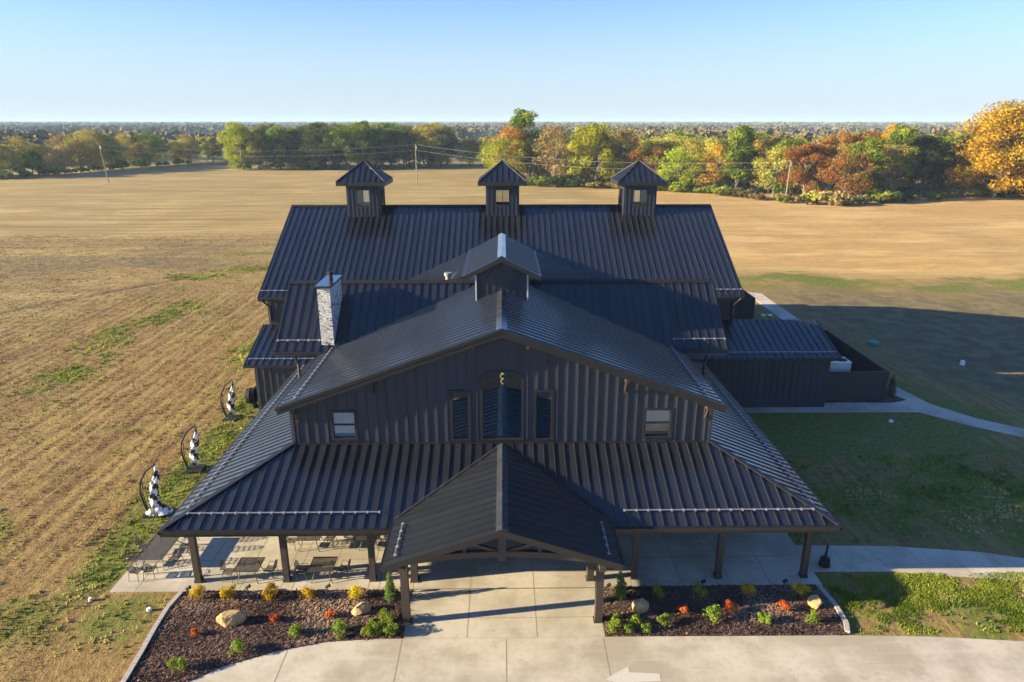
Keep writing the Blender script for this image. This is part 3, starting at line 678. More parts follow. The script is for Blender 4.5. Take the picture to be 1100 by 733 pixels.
def ground_mat():
    m, t, ns, ls, b = nodes_of('ground_soil')
    def A(n): a = N(t, 'ShaderNodeAttribute'); a.attribute_name = n; return a.outputs['Fac']
    p = wpos(t)
    nb = noise(t, p, .06, 4); nm = noise(t, p, .55, 6, .65); nf = noise(t, p, 3.2, 6, .7); nc = noise(t, p, 11, 4, .7)
    row = noise(t, mapping(t, p, (1.3, .05, 1)), 1.6, 4, .6)          # long streaks along the drilled rows
    frow = noise(t, mapping(t, p, (.014, .24, 1), (0, 0, .05)), 1.0, 8, .74)
    soil = mixc(t, ramp(t, nf, .35, .7), (.165, .102, .042), (.33, .215, .085))
    soil = mixc(t, math_n(t, 'MULTIPLY', ramp(t, row, .42, .66), .55), soil, (.36, .275, .09))
    soil = mixc(t, math_n(t, 'MULTIPLY', ramp(t, nm, .5, .72), .4), soil, (.34, .31, .08))
    soil = mixc(t, math_n(t, 'MULTIPLY', ramp(t, nc, .5, .68), .7), soil, (.11, .065, .028))
    trk = noise(t, mapping(t, p, (.55, .022, 1), (0, 0, -.03)), 1.0, 6, .7); soil = mixc(t, math_n(t, 'MULTIPLY', ramp(t, trk, .50, .62), .4), soil, (.17, .095, .04)); soil = mixc(t, math_n(t, 'MULTIPLY', ramp(t, trk, .48, .36), .2), soil, (.38, .28, .10))
    straw = mixc(t, ramp(t, nb, .35, .65), (.37, .265, .105), (.50, .37, .165))
    straw = mixc(t, math_n(t, 'MULTIPLY', ramp(t, frow, .44, .58), .75), straw, (.30, .21, .08))
    straw = mixc(t, math_n(t, 'MULTIPLY', ramp(t, nf, .45, .7), .35), straw, (.30, .24, .09))
    fine = noise(t, mapping(t, p, (.35, 2.0, 1), (0, 0, .05)), 1.0, 8, .85); straw = mixc(t, math_n(t, 'MULTIPLY', ramp(t, fine, .48, .6), .6), straw, (.20, .13, .05))
    gold_ = mixc(t, ramp(t, frow, .38, .62), (.50, .325, .12), (.38, .24, .09))
    gold_ = mixc(t, math_n(t, 'MULTIPLY', ramp(t, nm, .45, .7), .4), gold_, (.56, .38, .15))
    bro = mixc(t, ramp(t, nm, .35, .65), (.125, .095, .05), (.21, .165, .085))
    bro = mixc(t, math_n(t, 'MULTIPLY', ramp(t, nf, .5, .7), .5), bro, (.13, .13, .04))
    lines = noise(t, mapping(t, p, (.02, .55, 1), (0, 0, .035)), 1.0, 8, .8)
    straw = mixc(t, math_n(t, 'MULTIPLY', ramp(t, lines, .46, .58), .8), straw, (.22, .15, .055))
    straw = mixc(t, math_n(t, 'MULTIPLY', ramp(t, noise(t, mapping(t, p, (.02, .07, 1)), 1, 6, .7), .5, .7), .55), straw, (.27, .215, .085))
    gold_l = ramp(t, lines, .46, .6)
    c = mixc(t, A('straw'), soil, straw); gold_ = mixc(t, math_n(t, 'MULTIPLY', ramp(t, fine, .47, .6), .6), gold_, (.27, .16, .055)); gold_ = mixc(t, math_n(t, 'MULTIPLY', gold_l, .4), gold_, (.33, .20, .075)); gold_ = mixc(t, math_n(t, 'MULTIPLY', ramp(t, noise(t, mapping(t, p, (.03, .09, 1)), 1, 6, .7), .45, .65), .6), gold_, (.60, .42, .18)); c = mixc(t, A('gold'), c, gold_); c = mixc(t, A('brown'), c, bro)
    c = mixc(t, math_n(t, 'MULTIPLY', A('ditch'), .6), c, (.07, .045, .03))
    gr = mixc(t, ramp(t, nf, .3, .7), (.075, .095, .022), (.20, .20, .04))
    gr = mixc(t, math_n(t, 'MULTIPLY', ramp(t, nc, .5, .75), .6), gr, (.30, .25, .09))
    gm = ramp(t, math_n(t, 'ADD', A('green'), math_n(t, 'MULTIPLY', math_n(t, 'SUBTRACT', math_n(t, 'ADD', math_n(t, 'MULTIPLY', nf, .5), math_n(t, 'MULTIPLY', nm, .5)), .5), 1.9)), .36, .66)
    c = mixc(t, gm, c, gr)
    # far country: woods, fields
    fn = noise(t, mapping(t, p, (1, .5, 1)), .004, 5, .6); fn2 = noise(t, p, .02, 4, .7)
    far = mixc(t, ramp(t, fn, .52, .56), (.055, .055, .03), (.30, .25, .13)); far = mixc(t, ramp(t, noise(t, mapping(t, p, (1, .4, 1)), .0028, 2), .56, .60), far, (.12, .17, .05))
    far = mixc(t, math_n(t, 'MULTIPLY', ramp(t, fn2, .4, .7), .6), far, (.05, .055, .03))
    c = mixc(t, A('far'), c, far)
    ls.new(c, b.inputs['Base Color']); b.inputs['Roughness'].default_value = .95; b.inputs['Specular IOR Level'].default_value = .15
    h = math_n(t, 'ADD', math_n(t, 'MULTIPLY', nf, 1.0), math_n(t, 'MULTIPLY', nc, .5))
    h = math_n(t, 'ADD', h, math_n(t, 'MULTIPLY', frow, A('straw')))
    bump(t, h, 1.0, .09, b)
    return m
me.materials.append(ground_mat()); ground = bpy.data.objects.new('ground', me); COL.objects.link(ground); tag(ground, kind='structure')

# scattered soil clods and grass tufts that catch the low sun (stuff)
rng = np.random.default_rng(5)
def mesh_from(name, V, F4=None, F3=None, mat=None):
    m = bpy.data.meshes.new(name); m.vertices.add(len(V)); m.vertices.foreach_set('co', V.astype(np.float32).ravel())
    F = F4 if F4 is not None else F3; k = F.shape[1]
    m.loops.add(F.size); m.loops.foreach_set('vertex_index', F.ravel()); m.polygons.add(len(F)); m.polygons.foreach_set('loop_start', np.arange(0, F.size, k))
    m.update(calc_edges=True)
    if mat: m.materials.append(mat)
    return m
def sample_attr(px, py, arr):
    ix = np.clip(np.searchsorted(GX, px) - 1, 0, nx - 2); iy = np.clip(np.searchsorted(GY, py) - 1, 0, ny - 2)
    A_ = arr.reshape(ny, nx); fx = (px - GX[ix]) / (GX[ix + 1] - GX[ix]); fy = (py - GY[iy]) / (GY[iy + 1] - GY[iy])
    return (A_[iy, ix] * (1 - fx) + A_[iy, ix + 1] * fx) * (1 - fy) + (A_[iy + 1, ix] * (1 - fx) + A_[iy + 1, ix + 1] * fx) * fy
def blocked(px, py):
    b = (px > -18.6) & (px < 15.2) & (py > 17) & (py < 53) & ~((px < -15.3) & (py < 26.7))
    b |= (px > -19) & (px < 25.4) & (py > 46.8) & (py < 75); b |= (py < 23.75) & (px > -15.3)
    b |= (px > 14.7) & (px < 27) & (py > 27.75) & (py < 30.35); b |= (px > 10) & (px < 38) & (py > 40) & (py < 60); b |= (px > 25) & (px < 36) & (py > 53) & (py < 88)
    return b
def tufts(n, name, label, mat, x0, x1, y0, y1, accept, size, tall, cat, blades=5):
    px = rng.uniform(x0, x1, n * 3); py = rng.uniform(y0, y1, n * 3); keep = accept(px, py) & ~blocked(px, py)
    px = px[keep][:n]; py = py[keep][:n]; n = len(px); pz = sample_attr(px, py, Z)
    s = rng.uniform(.6, 1.4, n) * size * (1 + np.hypot(px, py) / 160)
    V = []; F = []
    for k in range(blades):
        a = rng.uniform(0, 2 * math.pi, n); ca, sa = np.cos(a), np.sin(a); ox = rng.normal(0, .5, n) * s; oy = rng.normal(0, .5, n) * s
        b0 = np.stack([px + ox - ca * s * .35, py + oy - sa * s * .35, pz - .02], 1); b1 = np.stack([px + ox + ca * s * .35, py + oy + sa * s * .35, pz - .02], 1)
        tp = np.stack([px + ox + rng.normal(0, .35, n) * s, py + oy + rng.normal(0, .35, n) * s, pz + s * tall * rng.uniform(.6, 1.3, n)], 1)
        base = len(V) * n; V += [b0, b1, tp]; F.append(np.stack([np.arange(n) + base, np.arange(n) + base + n, np.arange(n) + base + 2 * n], 1))
    o = bpy.data.objects.new(name, mesh_from(name, np.concatenate(V), F3=np.concatenate(F), mat=mat)); COL.objects.link(o)
    return tag(o, label, cat, kind='stuff')
gat = lambda px, py: sample_attr(px, py, G)
U = lambda n: rng.uniform(0, 1, n)
tufts(90000, 'grass', 'short green and straw coloured grass growing round the barn', LEAF['grass'], -50, 80, 21, 108, lambda x, y: (gat(x, y) * (.35 + 1.3 * fbm(x, y, 1.3, 88)) > .25 + .75 * U(len(x))) & ((x < 14) | (y < 60 + 20 * U(len(x)))), .10, .8, 'grass')
tufts(15000, 'lawn_grass', 'sunlit lawn grass between sidewalk and driveway', LEAF['grass'], 14.9, 31, 22.6, 28, lambda x, y: fbm(x, y, 1.3, 88) > .42 + .22 * U(len(x)), .065, .8, 'grass')
tufts(170000, 'soil_clods', 'clods of brown soil and dry stalks on the field left of the barn', LEAF['clod'], -95, -18.5, 21, 135, lambda x, y: (gat(x, y) < .8) & (fbm(x, y, .9, 91) > .32 + .3 * U(len(x))) & (U(len(x)) < np.exp(-(y - 21) / 70)), .06, .55, 'soil', 3)

# ------------------------------------------------------------------ paving
def slab(name, poly, z, mat=CONC, th=.12, kind='structure'):
    mb = MB(); mb.prism([(x, y, z - th) for x, y in poly], (0, 0, th)); o = mb.build(name, mat); return tag(o, kind=kind) if kind else o
slab('patio', [(-18.35, 26.86), (15.0, 26.95), (15.0, 47.85), (-18.35, 47.85)], .010)
slab('entry_walk', [(-4.32, 23.69), (4.28, 23.69), (4.28, 26.85), (-4.32, 26.85)], .010)
bedL_front = [(-4.42, 23.69), (-5.59, 23.66), (-7.51, 23.52), (-9.32, 23.06), (-11.29, 22.23), (-12.43, 21.40), (-13.4, 20.3), (-14.1, 19.0), (-14.5, 17.4)]
slab('driveway', [(40, 13), (40, 19.5), (34, 21.2), (28, 22.4), (21.84, 23.19), (18.09, 23.51), (14.64, 23.63), (4.3, 23.68), (-4.42, 23.68)] + bedL_front[1:] + [(-14.6, 13)], .006)
slab('sidewalk', [(15.003, 27.96), (18.9, 27.92), (22.26, 27.44), (24.73, 27.13), (28.2, 26.4), (33, 25.0), (33.6, 26.9), (29, 28.0), (26.0, 28.86), (24.03, 29.43), (20.04, 29.96), (15.003, 30.12)], .008)
slab('rear_path', [(15.003, 47.0), (22.19, 46.97), (28.5, 46.95), (31.29, 46.85), (33.43, 44.51), (36.01, 42.49), (40, 39.8), (46, 36.5), (46.8, 38.0), (41, 41.1), (37.0, 43.83), (34.85, 45.62), (33.0, 48.4), (32.3, 52.5), (32.3, 60), (32.7, 72.3), (32.8, 84.0), (31.57, 84.9), (30.9, 84.9), (30.8, 72.5), (30.6, 56), (30.4, 49.3), (18.9, 49.3), (15.003, 49.3)], .008)
DARKG = simple('dark_reflected_ground', (.05, .05, .052), .9, var=.3, nscale=2, bmp=.6)
slab('unseen_dark_ground', [(-60, -55), (60, -55), (60, 12.9), (-60, 12.9)], .004, DARKG)  # dark sheet out of view, added to darken the window reflections
# joints sawn into the concrete
mb = MB()
def joint(a, b, w=.035, z=.0125):
    a = Vector((*a, z)); b = Vector((*b, z)); d = (b - a).normalized(); s = Vector((-d.y, d.x, 0)) * w / 2; mb.add([a - s, b - s, b + s, a + s], [(0, 1, 2, 3)])
for x in (-4.3, -1.6, 1.38, 4.26): joint((x, 23.7), (x, 31.2))
for y in (24.9, 26.9, 28.3): joint((-4.3, y), (4.26, y))
for x in (-17.2, -14.5, -12.4, -10.5, -9.95, -8.3, -6.4, -5.9, 6.0, 6.6, 8.4, 10.1, 10.7, 12.6): joint((x, 26.9), (x, 31.2))
for x0, x1 in ((-18.3, -4.4), (4.4, 14.9)): joint((x0, 29.2), (x1, 29.2))
for y in (29.2, 31.5, 34, 36.5, 39, 41.5, 44): joint((-18.3, y), (-15.2, y))
o = mb.build('patio_joint', JOINT); tag(o, kind='structure')
mb = MB()
for x in (-9, -4.35, .05, 4.15): joint((x, 14), (x + .02, 23.6 if -9.2 > x or x > -5 else 23.1), .04, .0085)
o = mb.build('driveway_joint', JOINT); tag(o, kind='structure')
mb = MB()
for x in (16.9, 18.8, 20.7, 22.6, 24.6, 26.6): joint((x, 27.95 - max(0, x - 19) * .13), (x - .25, 30.05 - max(0, x - 20) * .17), .03, .0105)
for x in (17.2, 19.3, 21.4, 23.5, 25.6, 27.7): joint((x, 47.02), (x, 49.2), .03, .0105)
for a, b in (((33.4, 44.6), (35, 45.6)), ((36.0, 42.55), (37.0, 43.7)), ((38.2, 41.1), (39.1, 42.3)), ((40.7, 39.5), (41.5, 40.7)), ((31.3, 46.9), (33.0, 48.3)), ((30.7, 52), (32.2, 52)), ((30.7, 56), (32.3, 56))): joint(a, b, .03, .0105)
o = mb.build('sidewalk_joint', JOINT); tag(o, kind='structure')
# painted arrow on the driveway
mb = MB(); z = .0105; mb.add([(3.95, 21.37, z), (4.95, 22.03, z), (4.95, 21.70, z), (6.12, 21.62, z), (6.10, 21.25, z), (4.97, 21.20, z), (5.0, 20.85, z)], [(0, 6, 5, 4, 3, 2, 1)])
o = mb.build('painted_arrow', simple('arrow_paint', (.52, .48, .41), .8, var=.12, nscale=8)); tag(o, kind='structure')

# planting beds
def bed(name, poly, seed):
    mb = MB(); mb.prism([(x, y, -.1) for x, y in poly], (0, 0, .14)); o = mb.build(name, MULCH); return tag(o, kind='structure')
bedL = [(-14.95, 26.84), (-15.05, 25.6), (-14.98, 24.4), (-14.85, 23.1), (-14.75, 21.5), (-14.75, 17.4)] + bedL_front[::-1] + [(-4.36, 26.84)]
bedR = [(4.32, 23.72), (14.55, 23.66), (14.76, 24.3), (14.82, 25.5), (14.66, 26.93), (4.32, 26.9)]
bed('mulch_bed', bedL, 1); bed('mulch_bed', bedR, 2)
def inside(px, py, poly):
    c = np.zeros(len(px), bool)
    for (x0, y0), (x1, y1) in zip(poly, poly[1:] + poly[:1]):
        t_ = ((y0 > py) != (y1 > py)) & (px < (x1 - x0) * (py - y0) / (y1 - y0 + 1e-12) + x0); c ^= t_
    return c
n = 42000; px = rng.uniform(-15, 15, n); py = rng.uniform(19, 27, n); k = inside(px, py, bedL) | inside(px, py, bedR); px, py = px[k], py[k]; n = len(px)
a = rng.uniform(0, 6.28, n); L = rng.uniform(.03, .09, n); Wd = rng.uniform(.012, .03, n); ti = rng.uniform(-.5, .5, n); pz = rng.uniform(.045, .085, n)
ca, sa = np.cos(a), np.sin(a)
def cr(u, v): return np.stack([px + ca * L * u - sa * Wd * v, py + sa * L * u + ca * Wd * v, pz + L * u * ti], 1)
V = np.stack([cr(-1, -1), cr(1, -1), cr(1, 1), cr(-1, 1)], 1).reshape(-1, 3); F = np.arange(4 * n).reshape(-1, 4)
o = bpy.data.objects.new('mulch_chips', mesh_from('mulch_chips', V, F4=F, mat=MCHIP)); COL.objects.link(o); tag(o, 'loose shredded bark mulch covering the two planting beds', 'mulch', kind='stuff')
def kerb(name, pts, label, w_=.20):
    mb = MB(); P = [Vector((*p, 0)) for p in pts]
    # resample to block lengths
    Q = [P[0]]
    for a_, b_ in zip(P, P[1:]):
        m_ = max(1, round((b_ - a_).length / .42))
        for i_ in range(1, m_ + 1): Q.append(a_.lerp(b_, i_ / m_))
    for a_, b_ in zip(Q, Q[1:]):
        d = (b_ - a_).normalized(); a2 = a_ + d * .008 + Vector((0, 0, .03)); b2 = b_ - d * .008 + Vector((0, 0, .03)); mb.bar(a2, b2, w_, .20)
    return tag(mb.build(name, CONCB), label, 'kerb')
kerb('block_kerb', [(-14.95, 26.75), (-15.1, 25.63), (-15.05, 24.44), (-14.92, 23.08), (-14.82, 21.5), (-14.82, 17.6)], 'pale block kerb curving round the left planting bed')
kerb('block_kerb', [(14.62, 23.75), (14.83, 24.3), (14.9, 25.54), (14.72, 26.85)], 'short curved kerb along the right end of the right planting bed')

# ------------------------------------------------------------------ foliage builders
def leaf_cloud(blobs, n, size, rg, flat=.55, core=.0):
    """leaf faces spread through the shells of many clumps; blobs: (x,y,z,rx,ry,rz)"""
    B = np.array(blobs); wgt = (B[:, 3] * B[:, 4] * B[:, 5]) ** .67; wgt /= wgt.sum(); k = rg.choice(len(B), n, p=wgt)
    d = rg.normal(size=(n, 3)); d /= np.linalg.norm(d, axis=1)[:, None]
    r = np.clip(1 - np.abs(rg.normal(0, .22, n)), .15, 1.15)[:, None]
    c = B[k, :3] + d * B[k, 3:6] * r
    nrm = d + rg.normal(0, .55, (n, 3)); nrm /= np.linalg.norm(nrm, axis=1)[:, None]
    u = np.cross(nrm, rg.normal(size=(n, 3))); u /= np.linalg.norm(u, axis=1)[:, None]; v = np.cross(nrm, u)
    s = (size * rg.uniform(.55, 1.4, n))[:, None]
    V = np.stack([c - u * s, c - v * s * .6, c + u * s, c + v * s * .6], 1).reshape(-1, 3)
    return V
def np_mesh_obj(name, V, mat, parent, origin):
    V = V - np.array(origin); m = mesh_from(name, V, F4=np.arange(len(V)).reshape(-1, 4), mat=mat)
    o = bpy.data.objects.new(name, m); COL.objects.link(o); o.location = Vector(origin) - wp(parent); WPOS[o.name] = Vector(origin)
    o.parent = parent; return o
def tree_proto(kind, seed, hgt, wid, leaves, dens=1.0, trunk_h=.22):
    """a tree standing at the world origin: trunk with limbs, clumped crown"""
    rg = np.random.default_rng(seed); rd = random.Random(seed)
    root = empty('broadleaf_tree', (0, 0, 0), None, 'tree'); mb = MB(); top = hgt * .8
    pts = [(0, 0, -.3)]; x = y = 0
    for i in range(1, 7): x += rd.uniform(-.03, .03) * hgt; y += rd.uniform(-.03, .03) * hgt; pts.append((x, y, top * i / 6))
    r0 = hgt * .018 + .08; mb.tube(pts, [r0 * (1 - .14 * i) for i in range(7)], 7)
    blobs = []; nl = 30 if kind == 'full' else 15
    for i in range(nl):
        a = i * 2.4 + rd.uniform(-.5, .5); f = trunk_h + (1 - trunk_h) * (i / nl) ** .9
        zb = hgt * f * .82; prof = {'round': math.sin(math.pi * min(1, .12 + f * .84)) ** .6, 'tall': .85 * (1 - f) ** .4 + .1, 'spread': .55 + .45 * math.sin(math.pi * f), 'sparse': .9 * math.sin(math.pi * min(1, .1 + f * .8)), 'full': min(1, .82 + .5 * f) * max(0, 1 - f) ** .42}[kind]
        rr = wid * .5 * prof * rd.uniform(.65, 1.0); bx, by = math.cos(a) * rr, math.sin(a) * rr; bz = zb + hgt * rd.uniform(.02, .12)
        pi = pts[min(6, max(1, int(f * 6)))]; mid = ((pi[0] + bx) / 2 + rd.uniform(-.4, .4), (pi[1] + by) / 2, (pi[2] * .8 + bz) / 2 + .3)
        mb.tube([(pi[0], pi[1], pi[2] * .85), mid, (bx * .96, by * .96, bz)], [r0 * .45, r0 * .28, r0 * .08], 5)
        for _ in range(3):
            q = wid * rd.uniform(.10, .19); blobs.append((bx * rd.uniform(.55, 1.05) + rd.gauss(0, wid * .05), by * rd.uniform(.55, 1.05) + rd.gauss(0, wid * .05), bz + rd.gauss(0, hgt * .035), q, q, q * rd.uniform(.55, .85)))
            mb.tube([(bx * .9, by * .9, bz * .98), blobs[-1][:3]], [r0 * .1, r0 * .03], 4)
    for _ in range(5): q = wid * rd.uniform(.10, .17); blobs.append((x + rd.gauss(0, wid * .09), y + rd.gauss(0, wid * .09), hgt * rd.uniform(.86, .95), q, q, q * .7))
    tr = mb.build('trunk', BARK, root, origin=(0, 0, 0))
    V = leaf_cloud(blobs, int(leaves * dens * (1 if leaves > 12000 else 1.9)), (hgt * .0165 + .07) * (.60 if leaves > 12000 else .66), rg)
    V[:, 2] = np.maximum(V[:, 2], .3)
    cr_ = np_mesh_obj('crown', V, LEAF['green'], root, (0, 0, 0))
    for sl_ in cr_.material_slots: sl_.link = 'OBJECT'
    return root
PROTO = [tree_proto('round', 11, 16, 14, 6500), tree_proto('tall', 12, 19, 12, 5200), tree_proto('spread', 13, 14, 16, 5200, trunk_h=.2),
         tree_proto('sparse', 14, 15, 13, 2300, trunk_h=.15), tree_proto('round', 15, 18, 15, 6500, trunk_h=.10), tree_proto('spread', 16, 12, 12, 3600, trunk_h=.05), tree_proto('full', 17, 22, 22, 26000, trunk_h=.04)]
PH = [16, 19, 14, 15, 18, 12, 22]
FIRST = [True] * len(PROTO)
def put_tree(x, y, h, colour, proto, label, group, rz=0, wide=1.0):
    s = h / PH[proto]
    t = PROTO[proto]
    if FIRST[proto]: FIRST[proto] = False
    else: t = copy_thing(t, (0, 0, 0))
    t.location = (x, y, float(sample_attr(np.array([x]), np.array([y]), Z)[0]) - .05); t.rotation_euler = (0, 0, rz); t.scale = (s * wide, s * wide, s)
    for c in t.children:
        if c.name.startswith('crown'):
            for sl_ in c.material_slots: sl_.link = 'OBJECT'; sl_.material = LEAF[colour]
    t['label'] = label; t['category'] = 'tree'; t['group'] = group
    return t
rd = random.Random(44)
# prominent trees, each with its own look and place
ADJ = {'green': 'green', 'yellowgreen': 'yellow-green', 'olive': 'olive brown', 'orange': 'orange', 'rust': 'rust red', 'brown': 'brown half-bare', 'dark': 'dark green', 'gold': 'golden orange'}
KEY = [  # x, y, height, colour, proto, label
 (-119, 322, 20.5, 'yellowgreen', 4, 'bright yellow-green tree at the left end of the dark centre wood'),
 (-103, 327, 19, 'green', 0, 'green tree just right of the bright yellow-green tree'),
 (-64, 330, 22, 'green', 1, 'tallest green tree of the wood behind the left cupola'),
 (-38, 342, 19, 'olive', 2, 'olive tree behind the utility pole between the left and middle cupolas'),
 (7.5, 262, 26, 'green', 1, 'tall green tree with orange leaves on its left, just right of the middle cupola'),
 (3.5, 256, 20, 'orange', 3, 'slim orange tree pressed against the tall green tree right of the middle cupola'),
 (1, 248, 16, 'yellowgreen', 5, 'low yellow-green tree beside the middle cupola'),
 (18, 240, 20.5, 'brown', 3, 'pinkish brown half-bare tree between the middle and right cupolas'),
 (30, 232, 20.5, 'yellowgreen', 4, 'broad bright green tree left of the right cupola'),
 (40, 240, 19, 'olive', 3, 'olive tree directly behind the right cupola'),
 (46, 228, 14, 'rust', 5, 'small rust coloured tree right behind the right cupola'),
 (54.5, 218, 14, 'yellowgreen', 5, 'small bright yellow-green tree in two clumps right of the right cupola'),
 (66, 216, 15, 'orange', 3, 'orange and brown tree right of the small yellow-green tree'),
 (71.5, 213, 20.5, 'green', 1, 'tall green tree rising above the orange and brown tree'),
 (80, 205, 15, 'olive', 3, 'olive tree with bare grey limbs beside the right utility pole'),
 (87, 200, 15.5, 'rust', 0, 'rust orange round tree right of the right utility pole'),
 (94, 190, 14, 'rust', 5, 'mixed red and green low tree at the bend of the field edge'),
 (100, 193, 17, 'green', 4, 'full green tree right of the mixed red and green tree'),
 (109, 200, 15, 'brown', 3, 'grey-brown thin tree between two full green trees'),
 (116, 205, 20.5, 'green', 1, 'tall green tree with an orange top, left of the big gold maple'),
 (118, 212, 20.5, 'orange', 1, 'orange crowned tree standing just behind the tall green tree'),
 (126, 208, 17, 'dark', 0, 'dark shaded tree in the gap left of the big gold maple'),
 (142, 199, 26, 'gold', 6, 'very large golden orange maple at the right edge'),
 (161, 205, 25, 'gold', 6, 'second golden maple partly cut by the right edge'),
]
for k in KEY: put_tree(*k[:5], k[5], 'trees along the far edge of the field', rd.uniform(0, 6.28), 1.15 if k[5].startswith('very') else 1.0)
# the rest of the wood edge, walked along the measured field edge
def edge_run(pts, step, rows, cols, hts, where, depth=11):
    d = [0]
    for a, b in zip(pts, pts[1:]): d.append(d[-1] + math.dist(a, b))
    s = rd.uniform(0, step)
    while s < d[-1]:
        i = max(j for j in range(len(d) - 1) if d[j] <= s); f = (s - d[i]) / (d[i + 1] - d[i]); a, b = pts[i], pts[i + 1]
        x = a[0] + (b[0] - a[0]) * f; y = a[1] + (b[1] - a[1]) * f
        for r in range(rows):
            c = rd.choice(cols); yy = y + depth * (r + .3) + (7 if 'right' in where else 0) + rd.uniform(-3, 3); xx = x + rd.uniform(-3, 3) + r * .33 * x / max(1, abs(y)) * depth
            if any((xx - k[0]) ** 2 + (yy - k[1]) ** 2 < 30 for k in KEY): continue
            rowname = ('front row', 'second row', 'third row', 'back row')[min(3, r)]
            put_tree(xx, yy, rd.uniform(*hts) * (1 + .04 * r), c, rd.choice((3, 0, 3, 1, 2, 3) if 'left' in where else ((0, 1, 2, 3, 4, 5) if r else (0, 2, 3, 5))), f'{ADJ[c]} tree in the {rowname} of {where}', f'{ADJ[c]} trees in the {rowname} of {where}', rd.uniform(0, 6.28))
        s += step * rd.uniform(.75, 1.25)
LEFTRUN = 1
edge_run([(-290, 262), (-235, 268), (-192, 276), (-183, 300), (-180, 335), (-166, 372), (-150, 392)], 8.5, 2, ['olive', 'olive', 'brown', 'yellowgreen', 'olive', 'green', 'olive'], (11, 17), 'the loose tree line at the far left')
edge_run([(-118, 324), (-80, 323), (-55, 330), (-28, 342)], 8.0, 3, ['dark', 'green', 'olive', 'dark', 'olive'], (16, 20), 'the dark centre wood')
edge_run([(-20, 352), (-2, 330), (-2, 300)], 9, 2, ['olive', 'brown', 'rust', 'olive'], (11, 14), 'the low wood behind the middle cupola')
edge_run([(-2, 262), (12, 246), (30, 240), (62, 228), (76, 208), (87, 192), (104, 196), (136, 210), (175, 214)], 8.5, 3, ['olive', 'olive', 'brown', 'dark', 'green', 'olive', 'green', 'rust'], (14, 17.5), 'the autumn wood on the right')
# bushes at the foot of the woods
bp = empty('field_edge_bush', (0, 0, 0), None, 'bush')
mb = MB()
for a in range(6): mb.tube([(0, 0, -.1), (math.cos(a * 1.05) * .5, math.sin(a * 1.05) * .5, 1.0)], [.05, .02], 4)
mb.build('stem', BARK, bp, origin=(0, 0, 0))
rgb = np.random.default_rng(8); bl = [(rgb.normal(0, .9), rgb.normal(0, .6), .8 + rgb.uniform(0, .8), .7, .7, .6) for _ in range(8)]
cb = np_mesh_obj('crown', np.maximum(leaf_cloud(bl, 700, .22, rgb), (-9, -9, .02)), LEAF['green'], bp, (0, 0, 0)); cb.material_slots[0].link = 'OBJECT'
first = True
for run, n_, where in (([(-290, 258), (-192, 271), (-183, 296), (-176, 335), (-163, 368)], 34, 'the loose tree line at the far left'), ([(-118, 319), (-28, 336)], 16, 'the dark centre wood'), ([(-4, 246), (12, 237), (62, 213), (77, 187), (86, 178), (105, 187), (135, 200), (170, 204)], 52, 'the autumn wood on the right')):
    L_ = [0]
    for a, b in zip(run, run[1:]): L_.append(L_[-1] + math.dist(a, b))
    for q in range(n_):
        s = L_[-1] * (q + rd.random()) / n_; i = max(j for j in range(len(L_) - 1) if L_[j] <= s); f = (s - L_[i]) / (L_[i + 1] - L_[i])
        x = run[i][0] + (run[i + 1][0] - run[i][0]) * f; y = run[i][1] + (run[i + 1][1] - run[i][1]) * f + rd.uniform(-.5, 3)
        c = rd.choice(['green', 'green', 'dark', 'olive', 'yellowgreen'] if 'left' in where else ['green', 'dark', 'olive', 'brown', 'green'])
        t = bp if first else copy_thing(bp, (0, 0, 0)); first = False; k = rd.uniform(.8, 1.9)
        t.location = (x, y, float(sample_attr(np.array([x]), np.array([y]), Z)[0])); t.scale = (k * 1.3, k, k); t.rotation_euler = (0, 0, rd.uniform(0, 6))
        for ch_ in t.children:
            if ch_.name.startswith('crown'): ch_.material_slots[0].link = 'OBJECT'; ch_.material_slots[0].material = LEAF[c]
        tag(t, f'low {ADJ[c]} bush at the foot of {where}', 'bush', f'low {ADJ[c]} bushes at the foot of {where}')

# far woods that read as one mass: crowns of leaf clumps over the country behind
def far_wood():
    rg = np.random.default_rng(77); n = 24000
    r = np.exp(rg.uniform(math.log(430), math.log(7500), n)); th = rg.uniform(-.86, .86, n); x = r * np.sin(th); y = r * np.cos(th)
    m = fbm(x, y * .45, 210, 61, 4); keep = (m > .47) | (rg.uniform(0, 1, n) < .05)
    keep &= ~((r < 1500) & (x < -150) & (x > -900) & (y > 640) & (y < 1050))
    keep &= ~((np.abs(x - 10) < 50) & (y < 1150) & (y > 560))
    keep &= ~((x > 420) & (x < 900) & (y > 1150) & (y < 1600) & (rg.uniform(0, 1, n) < .7))
    x, y, r = x[keep], y[keep], r[keep]; n = len(x); h = rg.uniform(8, 15, n) * np.where(r > 2500, 1.25, 1); wdt = h * rg.uniform(.5, .8, n) * (1 + r / 2800)
    z0 = sample_attr(x, y, Z); k = 26; idx = np.repeat(np.arange(n), k)
    d = rg.normal(size=(n * k, 3)); d /= np.linalg.norm(d, axis=1)[:, None]; d[:, 2] = np.abs(d[:, 2]) * 1.0 - .15
    c = np.stack([x[idx] + d[:, 0] * wdt[idx] * .8, y[idx] + d[:, 1] * wdt[idx] * .8, z0[idx] + h[idx] * .45 + d[:, 2] * h[idx] * .5], 1)
    u = rg.normal(size=(n * k, 3)); u /= np.linalg.norm(u, axis=1)[:, None]; v = np.cross(u, rg.normal(size=(n * k, 3))); v /= np.linalg.norm(v, axis=1)[:, None]
    s = (wdt[idx] * .24 * rg.uniform(.7, 1.3, n * k))[:, None]
    return np.stack([c - u * s, c - v * s, c + u * s, c + v * s], 1).reshape(-1, 3)
